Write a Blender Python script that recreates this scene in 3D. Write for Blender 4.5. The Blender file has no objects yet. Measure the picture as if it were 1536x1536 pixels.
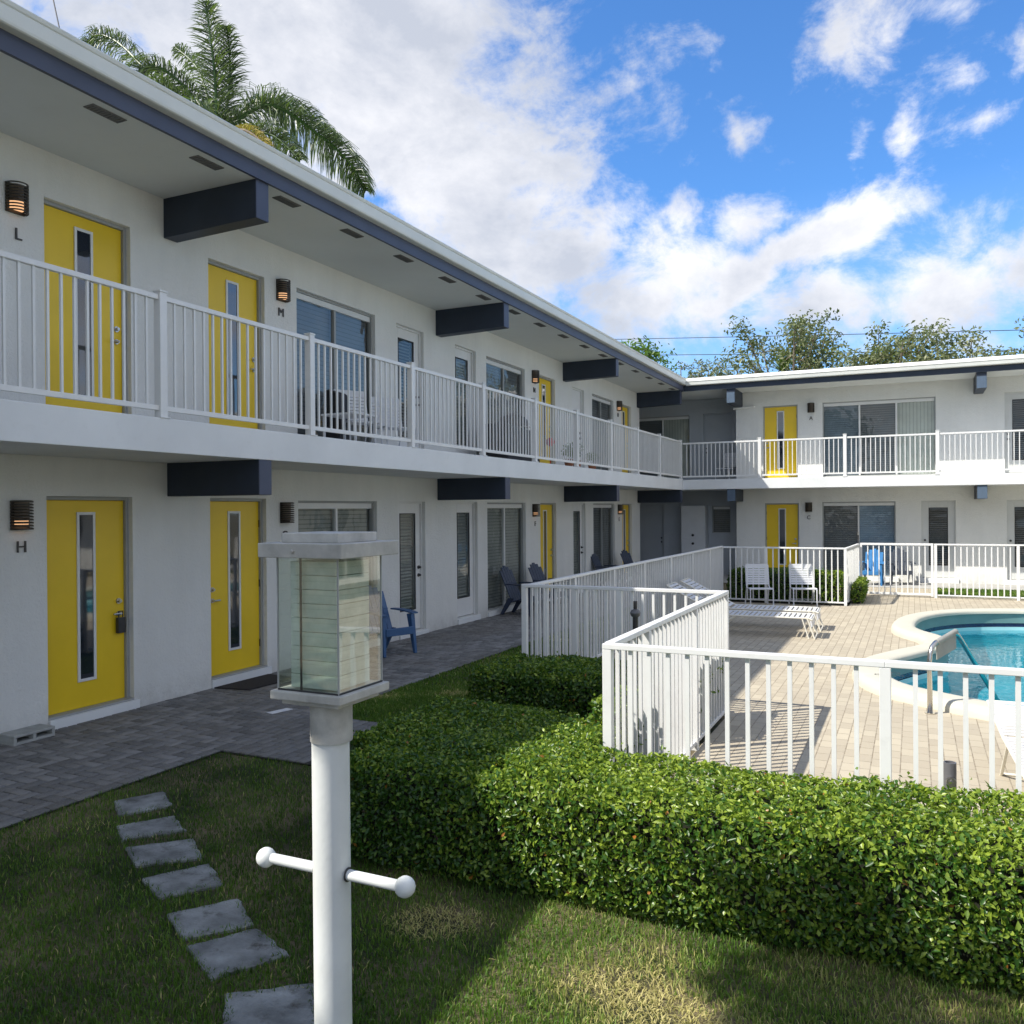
EXPO=0.42; SUNE=5.0; SKYS=.12; SKYTINT=(.60,1.03,1.46); HN=115000; GN=480000
import bpy, bmesh, math, random
import numpy as np
from mathutils import Vector, Matrix, Euler
from mathutils.geometry import tessellate_polygon
random.seed(7); RNG=np.random.default_rng(7)
S=bpy.context.scene; C=S.collection
R=math.radians
# ---------------------------------------------------------------- camera model (solved from the photograph)
FPX=1282.88; YAW=.439338; PIT=-.0028987; ROL=-.0071573; CAMZ=2.08
F_=Vector((-math.sin(YAW)*math.cos(PIT),math.cos(YAW)*math.cos(PIT),math.sin(PIT)))
R0=Vector((math.cos(YAW),math.sin(YAW),0)); U0=R0.cross(F_)
R_=math.cos(ROL)*R0+math.sin(ROL)*U0; U_=-math.sin(ROL)*R0+math.cos(ROL)*U0
def ray(u,v): return R_*((u-768)/FPX)+U_*(-(v-768)/FPX)+F_
def at(u,v,t): return Vector((0,0,CAMZ))+ray(u,v)*t
cd=bpy.data.cameras.new('camera'); cam=bpy.data.objects.new('camera',cd); C.objects.link(cam)
cd.sensor_fit='HORIZONTAL'; cd.sensor_width=36; cd.lens=36*FPX/1536; cd.clip_start=.05; cd.clip_end=3000
m=Matrix((R_,U_,-F_)).transposed().to_4x4(); m.translation=Vector((0,0,CAMZ)); cam.matrix_world=m
S.camera=cam
S.render.engine='CYCLES'; S.render.resolution_x=1024; S.render.resolution_y=1024
S.view_settings.view_transform='Standard'; S.view_settings.look='None'; S.view_settings.gamma=1
S.view_settings.use_curve_mapping=False; S.view_settings.exposure=EXPO if 'EXPO' in globals() else 0.0
S.cycles.max_bounces=5; S.cycles.diffuse_bounces=3; S.cycles.glossy_bounces=2; S.cycles.transmission_bounces=4
S.cycles.transparent_max_bounces=12
# ---------------------------------------------------------------- tagging
def tag(o,label=None,cat=None,group=None,kind=None):
    if label: o['label']=label
    if cat: o['category']=cat
    if group: o['group']=group
    if kind: o['kind']=kind
    return o
def thing(name,label,cat,loc=(0,0,0),rz=0,group=None):
    o=bpy.data.objects.new(name,None); C.objects.link(o); o.location=loc; o.rotation_euler=(0,0,rz)
    o.empty_display_size=.2
    return tag(o,label,cat,group)
def wmat(o):
    return Matrix.Translation(o.location)@Euler(o.rotation_euler).to_matrix().to_4x4()
def setparent(o,p,local):
    if p is None: return
    o.parent=p
    if not local and p.type=='EMPTY': o.matrix_parent_inverse=wmat(p).inverted()
def copy_tree(o,parent=None):
    c=o.copy(); C.objects.link(c)
    if parent is not None: c.parent=parent
    for ch in list(o.children): copy_tree(ch,c)
    return c
# ---------------------------------------------------------------- mesh builder
class MB:
    def __init__(s): s.v=[]; s.f=[]
    def add(s,vs,fs):
        n=len(s.v); s.v+= [tuple(p) for p in vs]; s.f+=[tuple(i+n for i in f) for f in fs]
    def quad(s,a,b,c,d): s.add([a,b,c,d],[(0,1,2,3)])
    def hexa(s,p): s.add(p,[(0,3,2,1),(4,5,6,7),(0,1,5,4),(1,2,6,5),(2,3,7,6),(3,0,4,7)])
    def box(s,x0,x1,y0,y1,z0,z1):
        s.hexa([(x0,y0,z0),(x1,y0,z0),(x1,y1,z0),(x0,y1,z0),(x0,y0,z1),(x1,y0,z1),(x1,y1,z1),(x0,y1,z1)])
    def pbox(s,P,a0,a1,z0,z1,d0,d1):
        s.hexa([P(a0,z0,d0),P(a1,z0,d0),P(a1,z0,d1),P(a0,z0,d1),P(a0,z1,d0),P(a1,z1,d0),P(a1,z1,d1),P(a0,z1,d1)])
    def bar(s,p,q,w,h,up=(0,0,1)):
        p=Vector(p);q=Vector(q);d=(q-p).normalized();u=Vector(up)
        sd=d.cross(u)
        if sd.length<1e-4: sd=d.cross(Vector((1,0,0)))
        sd.normalize(); u=sd.cross(d).normalized(); a=sd*w/2;b=u*h/2
        s.hexa([p-a-b,p+a-b,q+a-b,q-a-b,p-a+b,p+a+b,q+a+b,q-a+b])
    def tube(s,pts,r,n=10,caps=True):
        pts=[Vector(p) for p in pts]; k=len(pts); rs=r if isinstance(r,(list,tuple)) else [r]*k
        rings=[]; prev=None
        for i,p in enumerate(pts):
            t=(pts[min(i+1,k-1)]-pts[max(i-1,0)]).normalized()
            if prev is None:
                a=t.cross(Vector((0,0,1)))
                if a.length<.05: a=t.cross(Vector((1,0,0)))
            else: a=prev-t*prev.dot(t)
            a.normalize(); prev=a; b=t.cross(a)
            rings.append([p+(a*math.cos(2*math.pi*j/n)+b*math.sin(2*math.pi*j/n))*rs[i] for j in range(n)])
        vs=[q for rg in rings for q in rg]; fs=[]
        for i in range(k-1):
            for j in range(n):
                fs.append((i*n+j,i*n+(j+1)%n,(i+1)*n+(j+1)%n,(i+1)*n+j))
        if caps: fs.append(tuple(range(n))[::-1]); fs.append(tuple((k-1)*n+j for j in range(n)))
        s.add(vs,fs)
    def lathe(s,prof,c,n=20,M=None):
        c=Vector(c); vs=[];k=len(prof)
        for r,z in prof:
            for j in range(n):
                p=Vector((r*math.cos(2*math.pi*j/n),r*math.sin(2*math.pi*j/n),z))
                vs.append(c+(M@p if M else p))
        fs=[(i*n+j,i*n+(j+1)%n,(i+1)*n+(j+1)%n,(i+1)*n+j) for i in range(k-1) for j in range(n)]
        fs.append(tuple(range(n))[::-1]); fs.append(tuple((k-1)*n+j for j in range(n)))
        s.add(vs,fs)
    def ball(s,c,r,n=14):
        s.lathe([(max(r*math.sin(math.pi*i/8),1e-4),-r*math.cos(math.pi*i/8)) for i in range(9)],c,n)
    def build(s,name,mat,parent=None,local=False,smooth=False,bevel=0,recalc=True):
        me=bpy.data.meshes.new(name); me.from_pydata(s.v,[],s.f)
        if recalc:
            bm=bmesh.new(); bm.from_mesh(me); bmesh.ops.recalc_face_normals(bm,faces=bm.faces); bm.to_mesh(me); bm.free()
        me.materials.append(mat)
        if smooth:
            me.polygons.foreach_set('use_smooth',[True]*len(me.polygons))
        me.update(); o=bpy.data.objects.new(name,me); C.objects.link(o)
        if smooth=='auto':
            md=o.modifiers.new('split','EDGE_SPLIT'); md.split_angle=R(40)
        if bevel:
            b=o.modifiers.new('bevel','BEVEL'); b.width=bevel; b.segments=2; b.limit_method='ANGLE'
        setparent(o,parent,local); return o
def npmesh(name,V,k,mat,parent=None,local=False,rnd=None,faces=None):
    """V: (N,k,3) vertices; faces: list of index tuples inside one element (all same length) ; rnd (N,) per element"""
    N=V.shape[0]; faces=faces or [tuple(range(k))]; L=len(faces[0]); nf=len(faces)
    me=bpy.data.meshes.new(name); me.vertices.add(N*k); me.vertices.foreach_set('co',V.reshape(-1).astype(np.float32))
    base=(np.arange(N)*k)[:,None,None]; idx=(base+np.array(faces)[None]).reshape(-1)
    me.loops.add(len(idx)); me.loops.foreach_set('vertex_index',idx.astype(np.int32))
    me.polygons.add(N*nf); me.polygons.foreach_set('loop_start',(np.arange(N*nf)*L).astype(np.int32))
    me.polygons.foreach_set('loop_total',np.full(N*nf,L,np.int32))
    me.update(calc_edges=True)
    if rnd is not None:
        a=me.attributes.new('rnd','FLOAT','POINT'); a.data.foreach_set('value',np.repeat(rnd,k).astype(np.float32))
    me.materials.append(mat); o=bpy.data.objects.new(name,me); C.objects.link(o); setparent(o,parent,local); return o
# ---------------------------------------------------------------- materials
def newmat(name):
    m=bpy.data.materials.new(name); m.use_nodes=True; nt=m.node_tree; nt.nodes.clear()
    return m,nt
def nd(nt,t,ins=None,**kw):
    n=nt.nodes.new(t)
    for k,v in kw.items(): setattr(n,k,v)
    for k,v in (ins or {}).items():
        s=n.inputs[k]
        if isinstance(v,bpy.types.NodeSocket): nt.links.new(v,s)
        else:
            if s.type=='RGBA' and len(v)==3: v=(*v,1)
            s.default_value=v
    return n
def mth(nt,op,a,b=0,c=0,clamp=False):
    n=nt.nodes.new('ShaderNodeMath'); n.operation=op; n.use_clamp=clamp
    for i,v in enumerate((a,b,c)):
        if isinstance(v,bpy.types.NodeSocket): nt.links.new(v,n.inputs[i])
        else: n.inputs[i].default_value=v
    return n.outputs[0]
def mix(nt,f,a,b,bt='MIX'):
    n=nt.nodes.new('ShaderNodeMix'); n.data_type='RGBA'; n.blend_type=bt
    for i,v in ((0,f),(6,a),(7,b)):
        s=n.inputs[i]
        if isinstance(v,bpy.types.NodeSocket): nt.links.new(v,s)
        else: s.default_value=v if i==0 else ((*v,1) if len(v)==3 else v)
    return n.outputs[2]
def pos(nt): return nd(nt,'ShaderNodeNewGeometry').outputs['Position']
def objc(nt): return nd(nt,'ShaderNodeTexCoord').outputs['Object']
def noise(nt,vec,sc,det=4,ro=.55,dist=0,out='Fac'):
    return nd(nt,'ShaderNodeTexNoise',{'Vector':vec,'Scale':sc,'Detail':det,'Roughness':ro,'Distortion':dist}).outputs[out]
def mapv(nt,vec,scale=(1,1,1),rot=(0,0,0),loc=(0,0,0)):
    return nd(nt,'ShaderNodeMapping',{'Vector':vec,'Scale':scale,'Rotation':rot,'Location':loc}).outputs[0]
def rng(nt,v,a,b,c=0,d=1,smooth=False):
    n=nd(nt,'ShaderNodeMapRange',{'Value':v,'From Min':a,'From Max':b,'To Min':c,'To Max':d})
    if smooth: n.interpolation_type='SMOOTHSTEP'
    return n.outputs[0]
def finish(nt,bsdf,bump=None,strength=.3,dist=.01):
    if bump is not None:
        b=nd(nt,'ShaderNodeBump',{'Height':bump,'Strength':strength,'Distance':dist})
        nt.links.new(b.outputs[0],bsdf.inputs['Normal'])
    o=nt.nodes.new('ShaderNodeOutputMaterial'); nt.links.new(bsdf.outputs[0],o.inputs[0])
def paint(name,col,rough=.5,var=.06,vs=3,bump=.1,bs=120,dirt=0,dirtcol=(.25,.22,.18),metal=0,spec=.5,bd=.002):
    m,nt=newmat(name); p=pos(nt)
    n1=noise(nt,p,vs,5); f=rng(nt,n1,.3,.7,1-var,1+var)
    c=nd(nt,'ShaderNodeVectorMath',{0:col,'Scale':f},operation='SCALE').outputs[0]
    if dirt:
        d=rng(nt,noise(nt,p,9,8,.65),.55,.72,0,dirt); c=mix(nt,d,c,dirtcol)
    b=nd(nt,'ShaderNodeBsdfPrincipled',{'Base Color':c,'Roughness':rough,'Metallic':metal,'Specular IOR Level':spec})
    finish(nt,b,noise(nt,p,bs,3),bump,bd); return m
M={}
def stucco(name,col):
    m,nt=newmat(name); p=pos(nt)
    a=noise(nt,p,.8,5,.6); b=noise(nt,p,35,6,.65)
    st=noise(nt,mapv(nt,p,(2.2,2.2,.25)),1.5,5,.6)
    f=mth(nt,'ADD',rng(nt,a,.3,.7,.94,1.03),rng(nt,st,.38,.72,.0,-.05))
    c=nd(nt,'ShaderNodeVectorMath',{0:col,'Scale':f},operation='SCALE').outputs[0]
    z=nd(nt,'ShaderNodeSeparateXYZ',{0:p}).outputs[2]
    low=mth(nt,'MULTIPLY',rng(nt,z,.0,.3,1,0),rng(nt,noise(nt,p,6,6,.7),.3,.65,0,.5))
    c=mix(nt,low,c,(.33,.32,.29))
    bs=nd(nt,'ShaderNodeBsdfPrincipled',{'Base Color':c,'Roughness':.85,'Specular IOR Level':.2})
    finish(nt,bs,mth(nt,'ADD',b,mth(nt,'MULTIPLY',noise(nt,p,9,4),.9)),.6,.016); return m
M['wall']=stucco('stucco_wall',(.77,.77,.735))
M['slab']=paint('painted_slab',(.74,.755,.75),.75,.06,1.2,.3,60,dirt=.12,dirtcol=(.5,.5,.47))
M['soffit']=paint('soffit_paint',(.64,.66,.64),.8,.05,.8,.35,50,dirt=.06,dirtcol=(.4,.4,.38))
M['white']=paint('white_trim',(.74,.74,.72),.4,.03,4,.05,60)
M['roofwhite']=paint('white_roof',(.8,.78,.74),.7,.06,2,.3,30,dirt=.15)
M['gutter']=paint('gutter_metal',(.70,.71,.66),.4,.05,1.5,.05,40,dirt=.08,dirtcol=(.4,.4,.38))
M['railing']=paint('white_powder_coat',(.76,.76,.74),.38,.03,5,.05,80,dirt=.06)
M['fence']=paint('fence_powder_coat',(.75,.75,.735),.4,.03,6,.08,90,dirt=.1)
M['navy']=paint('navy_paint',(.026,.037,.058),.5,.12,3,.15,50,spec=.4)
M['fascia']=paint('navy_fascia',(.06,.07,.11),.5,.12,2,.15,50)
M['yellow']=paint('yellow_paint',(.82,.56,.015),.40,.05,2,.1,70)
M['greyframe']=paint('grey_frame',(.35,.36,.35),.5,.05,4,.05,60)
M['dark']=paint('dark_metal',(.03,.03,.032),.45,.1,20,.1,100)
M['darkvoid']=paint('dark_interior',(.02,.022,.025),.8,.1,3,0,50)
M['bronze']=paint('bronze_lamp',(.06,.05,.04),.45,.15,30,.1,100,metal=.4)
M['steel']=paint('brushed_steel',(.62,.6,.56),.22,.05,30,.05,200,metal=1)
M['chrome']=paint('satin_nickel',(.5,.48,.45),.3,.05,30,.0,200,metal=1)
M['vent']=paint('vent_mesh',(.16,.16,.155),.7,.15,60,.3,300)
M['blue']=paint('blue_plastic',(.045,.115,.25),.4,.08,8,.15,90)
M['brightblue']=paint('bright_blue_fabric',(.03,.17,.40),.8,.08,8,.15,90)
M['navychair']=paint('faded_navy_plastic',(.028,.043,.08),.45,.12,8,.15,90)
M['sling']=paint('white_vinyl_strap',(.66,.67,.69),.45,.03,8,.1,90)
M['cream']=paint('cream_frame',(.74,.71,.62),.4,.04,8,.1,90)
M['concrete']=paint('concrete',(.42,.41,.38),.9,.12,2,.4,40,dirt=.3,dirtcol=(.2,.19,.17))
M['block']=paint('cinder_block',(.36,.37,.35),.95,.15,10,.6,140,dirt=.2)
M['mat']=paint('door_mat_fibre',(.025,.022,.022),.95,.2,30,.8,300)
M['pvc']=paint('grey_pvc',(.13,.13,.14),.45,.08,6,.1,60)
M['steppingstone']=paint('stepping_stone',(.21,.22,.215),.95,.55,5,.8,70,dirt=.95,dirtcol=(.06,.055,.045),bd=.01)
M['pipepaint']=paint('white_pipe_paint',(.70,.72,.70),.5,.07,5,.4,55,dirt=.16,dirtcol=(.45,.44,.40))
M['oldcap']=paint('weathered_grey_metal',(.47,.46,.42),.75,.18,14,.5,80,dirt=.35,dirtcol=(.22,.21,.2))
M['bark']=paint('bark',(.20,.16,.12),.9,.25,10,.8,40)
M['palmtrunk']=paint('palm_trunk',(.33,.31,.27),.9,.15,4,.6,20)
M['rubber']=paint('black_cover',(.012,.012,.014),.55,.2,10,.3,30)
M['red']=paint('red_plastic',(.6,.03,.04),.4,.05,10,0,50)
M['terracotta']=paint('terracotta',(.35,.14,.07),.8,.1,10,.2,50)
M['sunlitnavy']=paint('sunlit_navy_paint',(.085,.125,.18),.5,.08,8,.15,50)  # beam ends: navy made paler, sun on the front faces put into colour
M['doorgrey']=paint('off_white_door_paint',(.60,.61,.59),.5,.04,3,.08,60)
M['panelgrey']=paint('aged_plastic',(.30,.30,.27),.5,.1,9,.1,60)
M['charcoal']=paint('charcoal_plastic',(.045,.055,.075),.5,.1,9,.1,60)
M['letter']=paint('dark_letter',(.06,.055,.05),.5,.05,10,0,50)
M['paper']=paint('white_paper',(.75,.76,.78),.7,.02,10,0,50)
M['wire']=paint('wire',(.04,.04,.045),.6,0.01,1,0,50)
M['cabinet']=paint('cabinet_paint',(.62,.64,.66),.5,.03,4,.05,60)
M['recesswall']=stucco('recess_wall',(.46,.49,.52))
M['greydoor']=paint('grey_door_paint',(.40,.43,.46),.5,.04,3,.05,60)
# lamp glow (lit lamps give off light)
def emis(name,col,st):
    m,nt=newmat(name); e=nd(nt,'ShaderNodeEmission',{'Color':col,'Strength':st})
    o=nt.nodes.new('ShaderNodeOutputMaterial'); nt.links.new(e.outputs[0],o.inputs[0]); return m
M['glow']=emis('lamp_glow',(1,.55,.28),.8)
M['diff']=paint('lamp_diffuser',(.28,.22,.16),.5,.05,10,0,50)
# window glass : clear mirror-like pane in front of blinds
def pane(name,tint=(.55,.6,.62),refl=.3,wav=.02):
    m,nt=newmat(name); p=pos(nt)
    tr=nd(nt,'ShaderNodeBsdfTransparent',{'Color':tint}); gl=nd(nt,'ShaderNodeBsdfGlossy',{'Color':(.84,.80,.74),'Roughness':.02})
    bp=nd(nt,'ShaderNodeBump',{'Height':noise(nt,p,2.2,2),'Strength':wav,'Distance':.3}); nt.links.new(bp.outputs[0],gl.inputs['Normal'])
    lw=nd(nt,'ShaderNodeLayerWeight',{'Blend':.35}).outputs['Facing']
    f=rng(nt,lw,0,1,refl*.6,min(1,refl*2.6))
    mx=nd(nt,'ShaderNodeMixShader',{0:f}); nt.links.new(tr.outputs[0],mx.inputs[1]); nt.links.new(gl.outputs[0],mx.inputs[2])
    o=nt.nodes.new('ShaderNodeOutputMaterial'); nt.links.new(mx.outputs[0],o.inputs[0]); return m
M['pane']=pane('window_glass',(.74,.78,.79),.095,.03)
M['lanternglass']=pane('lantern_glass',(.90,.96,.92),.2,.004)
def darkglass():
    m,nt=newmat('door_glass'); p=pos(nt)
    b=nd(nt,'ShaderNodeBsdfPrincipled',{'Base Color':(.015,.02,.03),'Roughness':.04,'Specular IOR Level':1.0,'IOR':1.6,'Coat Weight':.6,'Coat Roughness':.02})
    finish(nt,b,noise(nt,mapv(nt,p,(1,1,.5)),3,2),.02,.05); return m
M['doorglass']=darkglass()
def blinds(name,col,vertical=False,pitch=.05,dark=.35):
    m,nt=newmat(name); p=pos(nt); sx=nd(nt,'ShaderNodeSeparateXYZ',{0:p})
    if vertical: z=mth(nt,'ADD',sx.outputs[0],sx.outputs[1])
    else: z=sx.outputs[2]
    fr=mth(nt,'FRACT',mth(nt,'DIVIDE',mth(nt,'ADD',z,50),pitch))
    fac=rng(nt,fr,.0,.28,dark,1); 
    v=mth(nt,'MULTIPLY',fac,rng(nt,noise(nt,p,1.7,3),.3,.7,.85,1.1))
    c=nd(nt,'ShaderNodeVectorMath',{0:col,'Scale':v},operation='SCALE').outputs[0]
    b=nd(nt,'ShaderNodeBsdfPrincipled',{'Base Color':c,'Roughness':.7}); finish(nt,b,fr,.5,.02); return m
M['blinds']=blinds('white_blinds',(.46,.46,.41),pitch=.062)
M['blindsdark']=blinds('dark_blinds',(.23,.235,.24),pitch=.062)
M['midblinds']=blinds('grey_blue_blinds',(.26,.31,.36),pitch=.062,dark=.7)
M['skyreflblinds']=blinds('sky_reflection_blinds',(.30,.41,.54),pitch=.062,dark=.75)  # pale blue stands in for sky reflected in the glass
M['vblinds']=blinds('vertical_blinds',(.78,.77,.66),True,.09,.55)
# leaves
def leafmat(name,c1,c2,c3,rough=.4,trans=.3,spot=None):
    m,nt=newmat(name); a=nd(nt,'ShaderNodeAttribute',attribute_name='rnd').outputs['Fac']
    cr=nd(nt,'ShaderNodeValToRGB',{'Fac':a}); e=cr.color_ramp.elements
    e[0].position=0; e[0].color=(*c1,1); e[1].position=.9; e[1].color=(*c3,1)
    k=e.new(.5); k.color=(*c2,1)
    if spot: k=e.new(.955); k.color=(*c3,1); k=e.new(.97); k.color=(*spot,1)
    col=cr.outputs[0]
    b=nd(nt,'ShaderNodeBsdfPrincipled',{'Base Color':col,'Roughness':rough,'Specular IOR Level':.5})
    t=nd(nt,'ShaderNodeBsdfTranslucent',{'Color':mix(nt,.5,col,(.25,.4,.03))})
    mx=nd(nt,'ShaderNodeMixShader',{0:trans}); nt.links.new(b.outputs[0],mx.inputs[1]); nt.links.new(t.outputs[0],mx.inputs[2])
    o=nt.nodes.new('ShaderNodeOutputMaterial'); nt.links.new(mx.outputs[0],o.inputs[0]); return m
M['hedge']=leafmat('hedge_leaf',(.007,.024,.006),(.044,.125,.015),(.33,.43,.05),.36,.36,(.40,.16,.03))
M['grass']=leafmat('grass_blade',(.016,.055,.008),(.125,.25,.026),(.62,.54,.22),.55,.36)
M['treeleaf']=leafmat('tree_leaf',(.09,.11,.045),(.15,.175,.08),(.28,.29,.16),.5,.25)
M['greenleaf']=leafmat('broad_leaf',(.04,.10,.012),(.08,.17,.02),(.16,.26,.03),.45,.3)
M['palmleaf']=leafmat('palm_leaflet',(.022,.042,.016),(.042,.072,.026),(.12,.17,.055),.4,.25)
M['palmdry']=leafmat('palm_dry_leaflet',(.2,.16,.03),(.35,.26,.04),(.45,.33,.07),.6,.3)
M['twig']=paint('hedge_twigs',(.02,.022,.012),.9,.3,30,.8,60)
# ground materials
def lawnmat():
    m,nt=newmat('lawn_soil'); p=pos(nt)
    n=noise(nt,p,1.6,6,.6); n2=noise(nt,p,60,4,.7)
    c=mix(nt,rng(nt,n,.42,.62),(.035,.042,.014),(.26,.20,.12))
    c=mix(nt,rng(nt,n2,.35,.7,0,.6),c,(.03,.035,.012))
    b=nd(nt,'ShaderNodeBsdfPrincipled',{'Base Color':c,'Roughness':.95}); finish(nt,b,n2,.8,.03); return m
M['lawn']=lawnmat()
def pavermat():
    m,nt=newmat('deck_pavers'); p=pos(nt)
    v=mapv(nt,p,(1,1,1),(0,0,R(90)))
    br=nd(nt,'ShaderNodeTexBrick',{'Vector':v,'Color1':(.40,.345,.26),'Color2':(.50,.44,.33),'Mortar':(.20,.16,.11),'Scale':1,
        'Mortar Size':.0042,'Mortar Smooth':.15,'Bias':0,'Brick Width':.212,'Row Height':.108})
    br.offset=.5
    # cross joints are filled with pale sand, long joints stay open and dark
    g=noise(nt,p,45,5,.7); l=noise(nt,p,.7,5,.6)
    bc=mix(nt,mth(nt,'MULTIPLY',br.outputs['Fac'],rng(nt,noise(nt,p,14,3,.6),.42,.6,0,.8)),br.outputs['Color'],(.39,.34,.26))
    c=mix(nt,rng(nt,l,.35,.7,0,.35),bc,(.34,.30,.24))
    c=mix(nt,rng(nt,g,.4,.7,0,.25),c,(.47,.44,.365))
    b=nd(nt,'ShaderNodeBsdfPrincipled',{'Base Color':c,'Roughness':.9,'Specular IOR Level':.2})
    h=mth(nt,'ADD',mth(nt,'MULTIPLY',br.outputs['Fac'],-1),mth(nt,'MULTIPLY',g,.15))
    finish(nt,b,h,.7,.006); return m
M['deck']=pavermat()
def pavgeo():
    m,nt=newmat('walk_pavers'); p=pos(nt); a=nd(nt,'ShaderNodeAttribute',attribute_name='rnd').outputs['Fac']
    l=noise(nt,p,.8,5,.6); g=noise(nt,p,70,5,.7)
    c=mix(nt,a,(.095,.097,.097),(.25,.25,.245)); c=mix(nt,rng(nt,l,.4,.65,0,.6),c,(.12,.11,.095))
    c=mix(nt,rng(nt,g,.4,.75,0,.4),c,(.33,.32,.30))
    b=nd(nt,'ShaderNodeBsdfPrincipled',{'Base Color':c,'Roughness':.85}); finish(nt,b,g,.6,.004); return m
M['walk']=pavgeo()
M['joint']=paint('joint_sand',(.028,.026,.022),.95,.2,10,.5,100)
M['coping']=paint('white_coping',(.54,.52,.43),.75,.05,3,.5,60,dirt=.08,dirtcol=(.5,.47,.4))
M['poolwall']=paint('pool_plaster',(.15,.27,.26),.7,.06,3,.2,40)
M['pooldeep']=paint('pool_floor',(.38,.68,.70),.8,.05,1.5,.1,20)
M['tile']=paint('navy_tile',(.02,.03,.09),.2,.3,25,.1,60)
def water():
    m,nt=newmat('pool_water'); p=pos(nt)
    h=mth(nt,'ADD',noise(nt,mapv(nt,p,(1,1,1)),4.5,3,.5,.4),mth(nt,'MULTIPLY',noise(nt,p,14,2),.25))
    bp=nd(nt,'ShaderNodeBump',{'Height':h,'Strength':.13,'Distance':.05})
    tr=nd(nt,'ShaderNodeBsdfTransparent',{'Color':(.13,.62,.72)}); gl=nd(nt,'ShaderNodeBsdfGlossy',{'Color':(1,1,1),'Roughness':.01})
    nt.links.new(bp.outputs[0],gl.inputs['Normal'])
    fr=nd(nt,'ShaderNodeFresnel',{'IOR':1.33}); nt.links.new(bp.outputs[0],fr.inputs['Normal'])
    mx=nd(nt,'ShaderNodeMixShader',{0:fr.outputs[0]}); nt.links.new(tr.outputs[0],mx.inputs[1]); nt.links.new(gl.outputs[0],mx.inputs[2])
    o=nt.nodes.new('ShaderNodeOutputMaterial'); nt.links.new(mx.outputs[0],o.inputs[0]); return m
M['water']=water()
# ---------------------------------------------------------------- light
SUN=Vector((.72,.60,-1.0)).normalized()
sl=bpy.data.lights.new('sun','SUN'); sl.energy=SUNE; sl.angle=R(.5); sl.color=(1,.95,.86)
so=bpy.data.objects.new('sun',sl); C.objects.link(so); so.rotation_euler=SUN.to_track_quat('-Z','Y').to_euler()
W=bpy.data.worlds.new('World'); S.world=W; W.use_nodes=True; nt=W.node_tree; nt.nodes.clear()
el=math.asin(-SUN.z); azs=math.atan2(-SUN.x,-SUN.y)   # azimuth of the sun measured from +Y towards +X
sky=nd(nt,'ShaderNodeTexSky',sky_type='NISHITA'); sky.sun_disc=False; sky.sun_elevation=el; sky.sun_rotation=azs
sky.air_density=1.0; sky.dust_density=.4; sky.ozone_density=2.5
skc=mix(nt,1,sky.outputs[0],SKYTINT,'MULTIPLY')
d=nd(nt,'ShaderNodeTexCoord').outputs['Generated']
sx=nd(nt,'ShaderNodeSeparateXYZ',{0:d}); az=mth(nt,'ARCTAN2',sx.outputs[0],sx.outputs[1]); ev=mth(nt,'ARCSINE',sx.outputs[2])
def azel(u,v):
    r=ray(u,v).normalized(); return math.atan2(r.x,r.y),math.asin(r.z)
# clouds: ellipses given where they stand in the sky (u,v,half-width,half-height,tilt,weight)
BL=[(430,60,420,170,0,1.2),(620,200,300,150,25,1.1),(800,360,190,110,30,1.1),(960,440,150,95,0,1.05),(300,260,300,200,0,.9),(130,30,60,45,0,.7),
    (1130,415,140,38,-24,1.0),(1270,345,100,50,-30,1.1),(1450,430,210,90,-5,.95),(1360,290,60,34,0,.6),
    (1105,205,20,42,10,.50),(1287,222,24,48,0,.6),(1338,205,20,46,10,.56),(1300,30,85,60,-10,.74),(1400,10,70,30,0,.5),(1430,118,46,24,15,.4),
    (1492,185,54,28,-25,.5),(1535,50,34,50,0,.5),(1110,335,60,44,-20,.62),(1300,440,260,60,-6,.6),(1022,320,40,50,0,.72)]
dn=nd(nt,'ShaderNodeVectorMath',{0:d},operation='NORMALIZE').outputs[0]
wn=nd(nt,'ShaderNodeTexNoise',{'Vector':dn,'Scale':9,'Detail':4,'Roughness':.6}).outputs['Color']
wv=nd(nt,'ShaderNodeVectorMath',{0:wn,1:(-.5,-.5,-.5)},operation='ADD').outputs[0]
cv=nd(nt,'ShaderNodeCombineXYZ',{0:az,1:ev,2:0}).outputs[0]
AE=nd(nt,'ShaderNodeVectorMath',{0:wv,1:(.11,.07,0),2:cv},operation='MULTIPLY_ADD').outputs[0]
AE=nd(nt,'ShaderNodeVectorMath',{0:AE,1:(1,1,0)},operation='MULTIPLY').outputs[0]
tot=None
for (u,v,a,b,t,w) in BL:
    A,E_=azel(u,v); rr=ray(u,v); k=1/(FPX*rr.length)
    ax=a*k*(1/max(.3,math.cos(E_))); bx=b*k
    mp=nd(nt,'ShaderNodeMapping',{'Vector':AE,'Location':(A,E_,0),'Rotation':(0,0,R(-t)),'Scale':(ax,bx,1)},vector_type='TEXTURE').outputs[0]
    q=nd(nt,'ShaderNodeVectorMath',{0:mp,1:mp},operation='DOT_PRODUCT').outputs['Value']
    e=mth(nt,'MULTIPLY',mth(nt,'POWER',.3679,q),w); tot=e if tot is None else mth(nt,'MAXIMUM',tot,e)
n1=noise(nt,mapv(nt,dn,(1,1,1.35)),10,8,.66,.25); n2=noise(nt,mapv(nt,dn,(1,1,1.5),(0,0,0),(3,1,2)),3.2,8,.6,.2)
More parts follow.
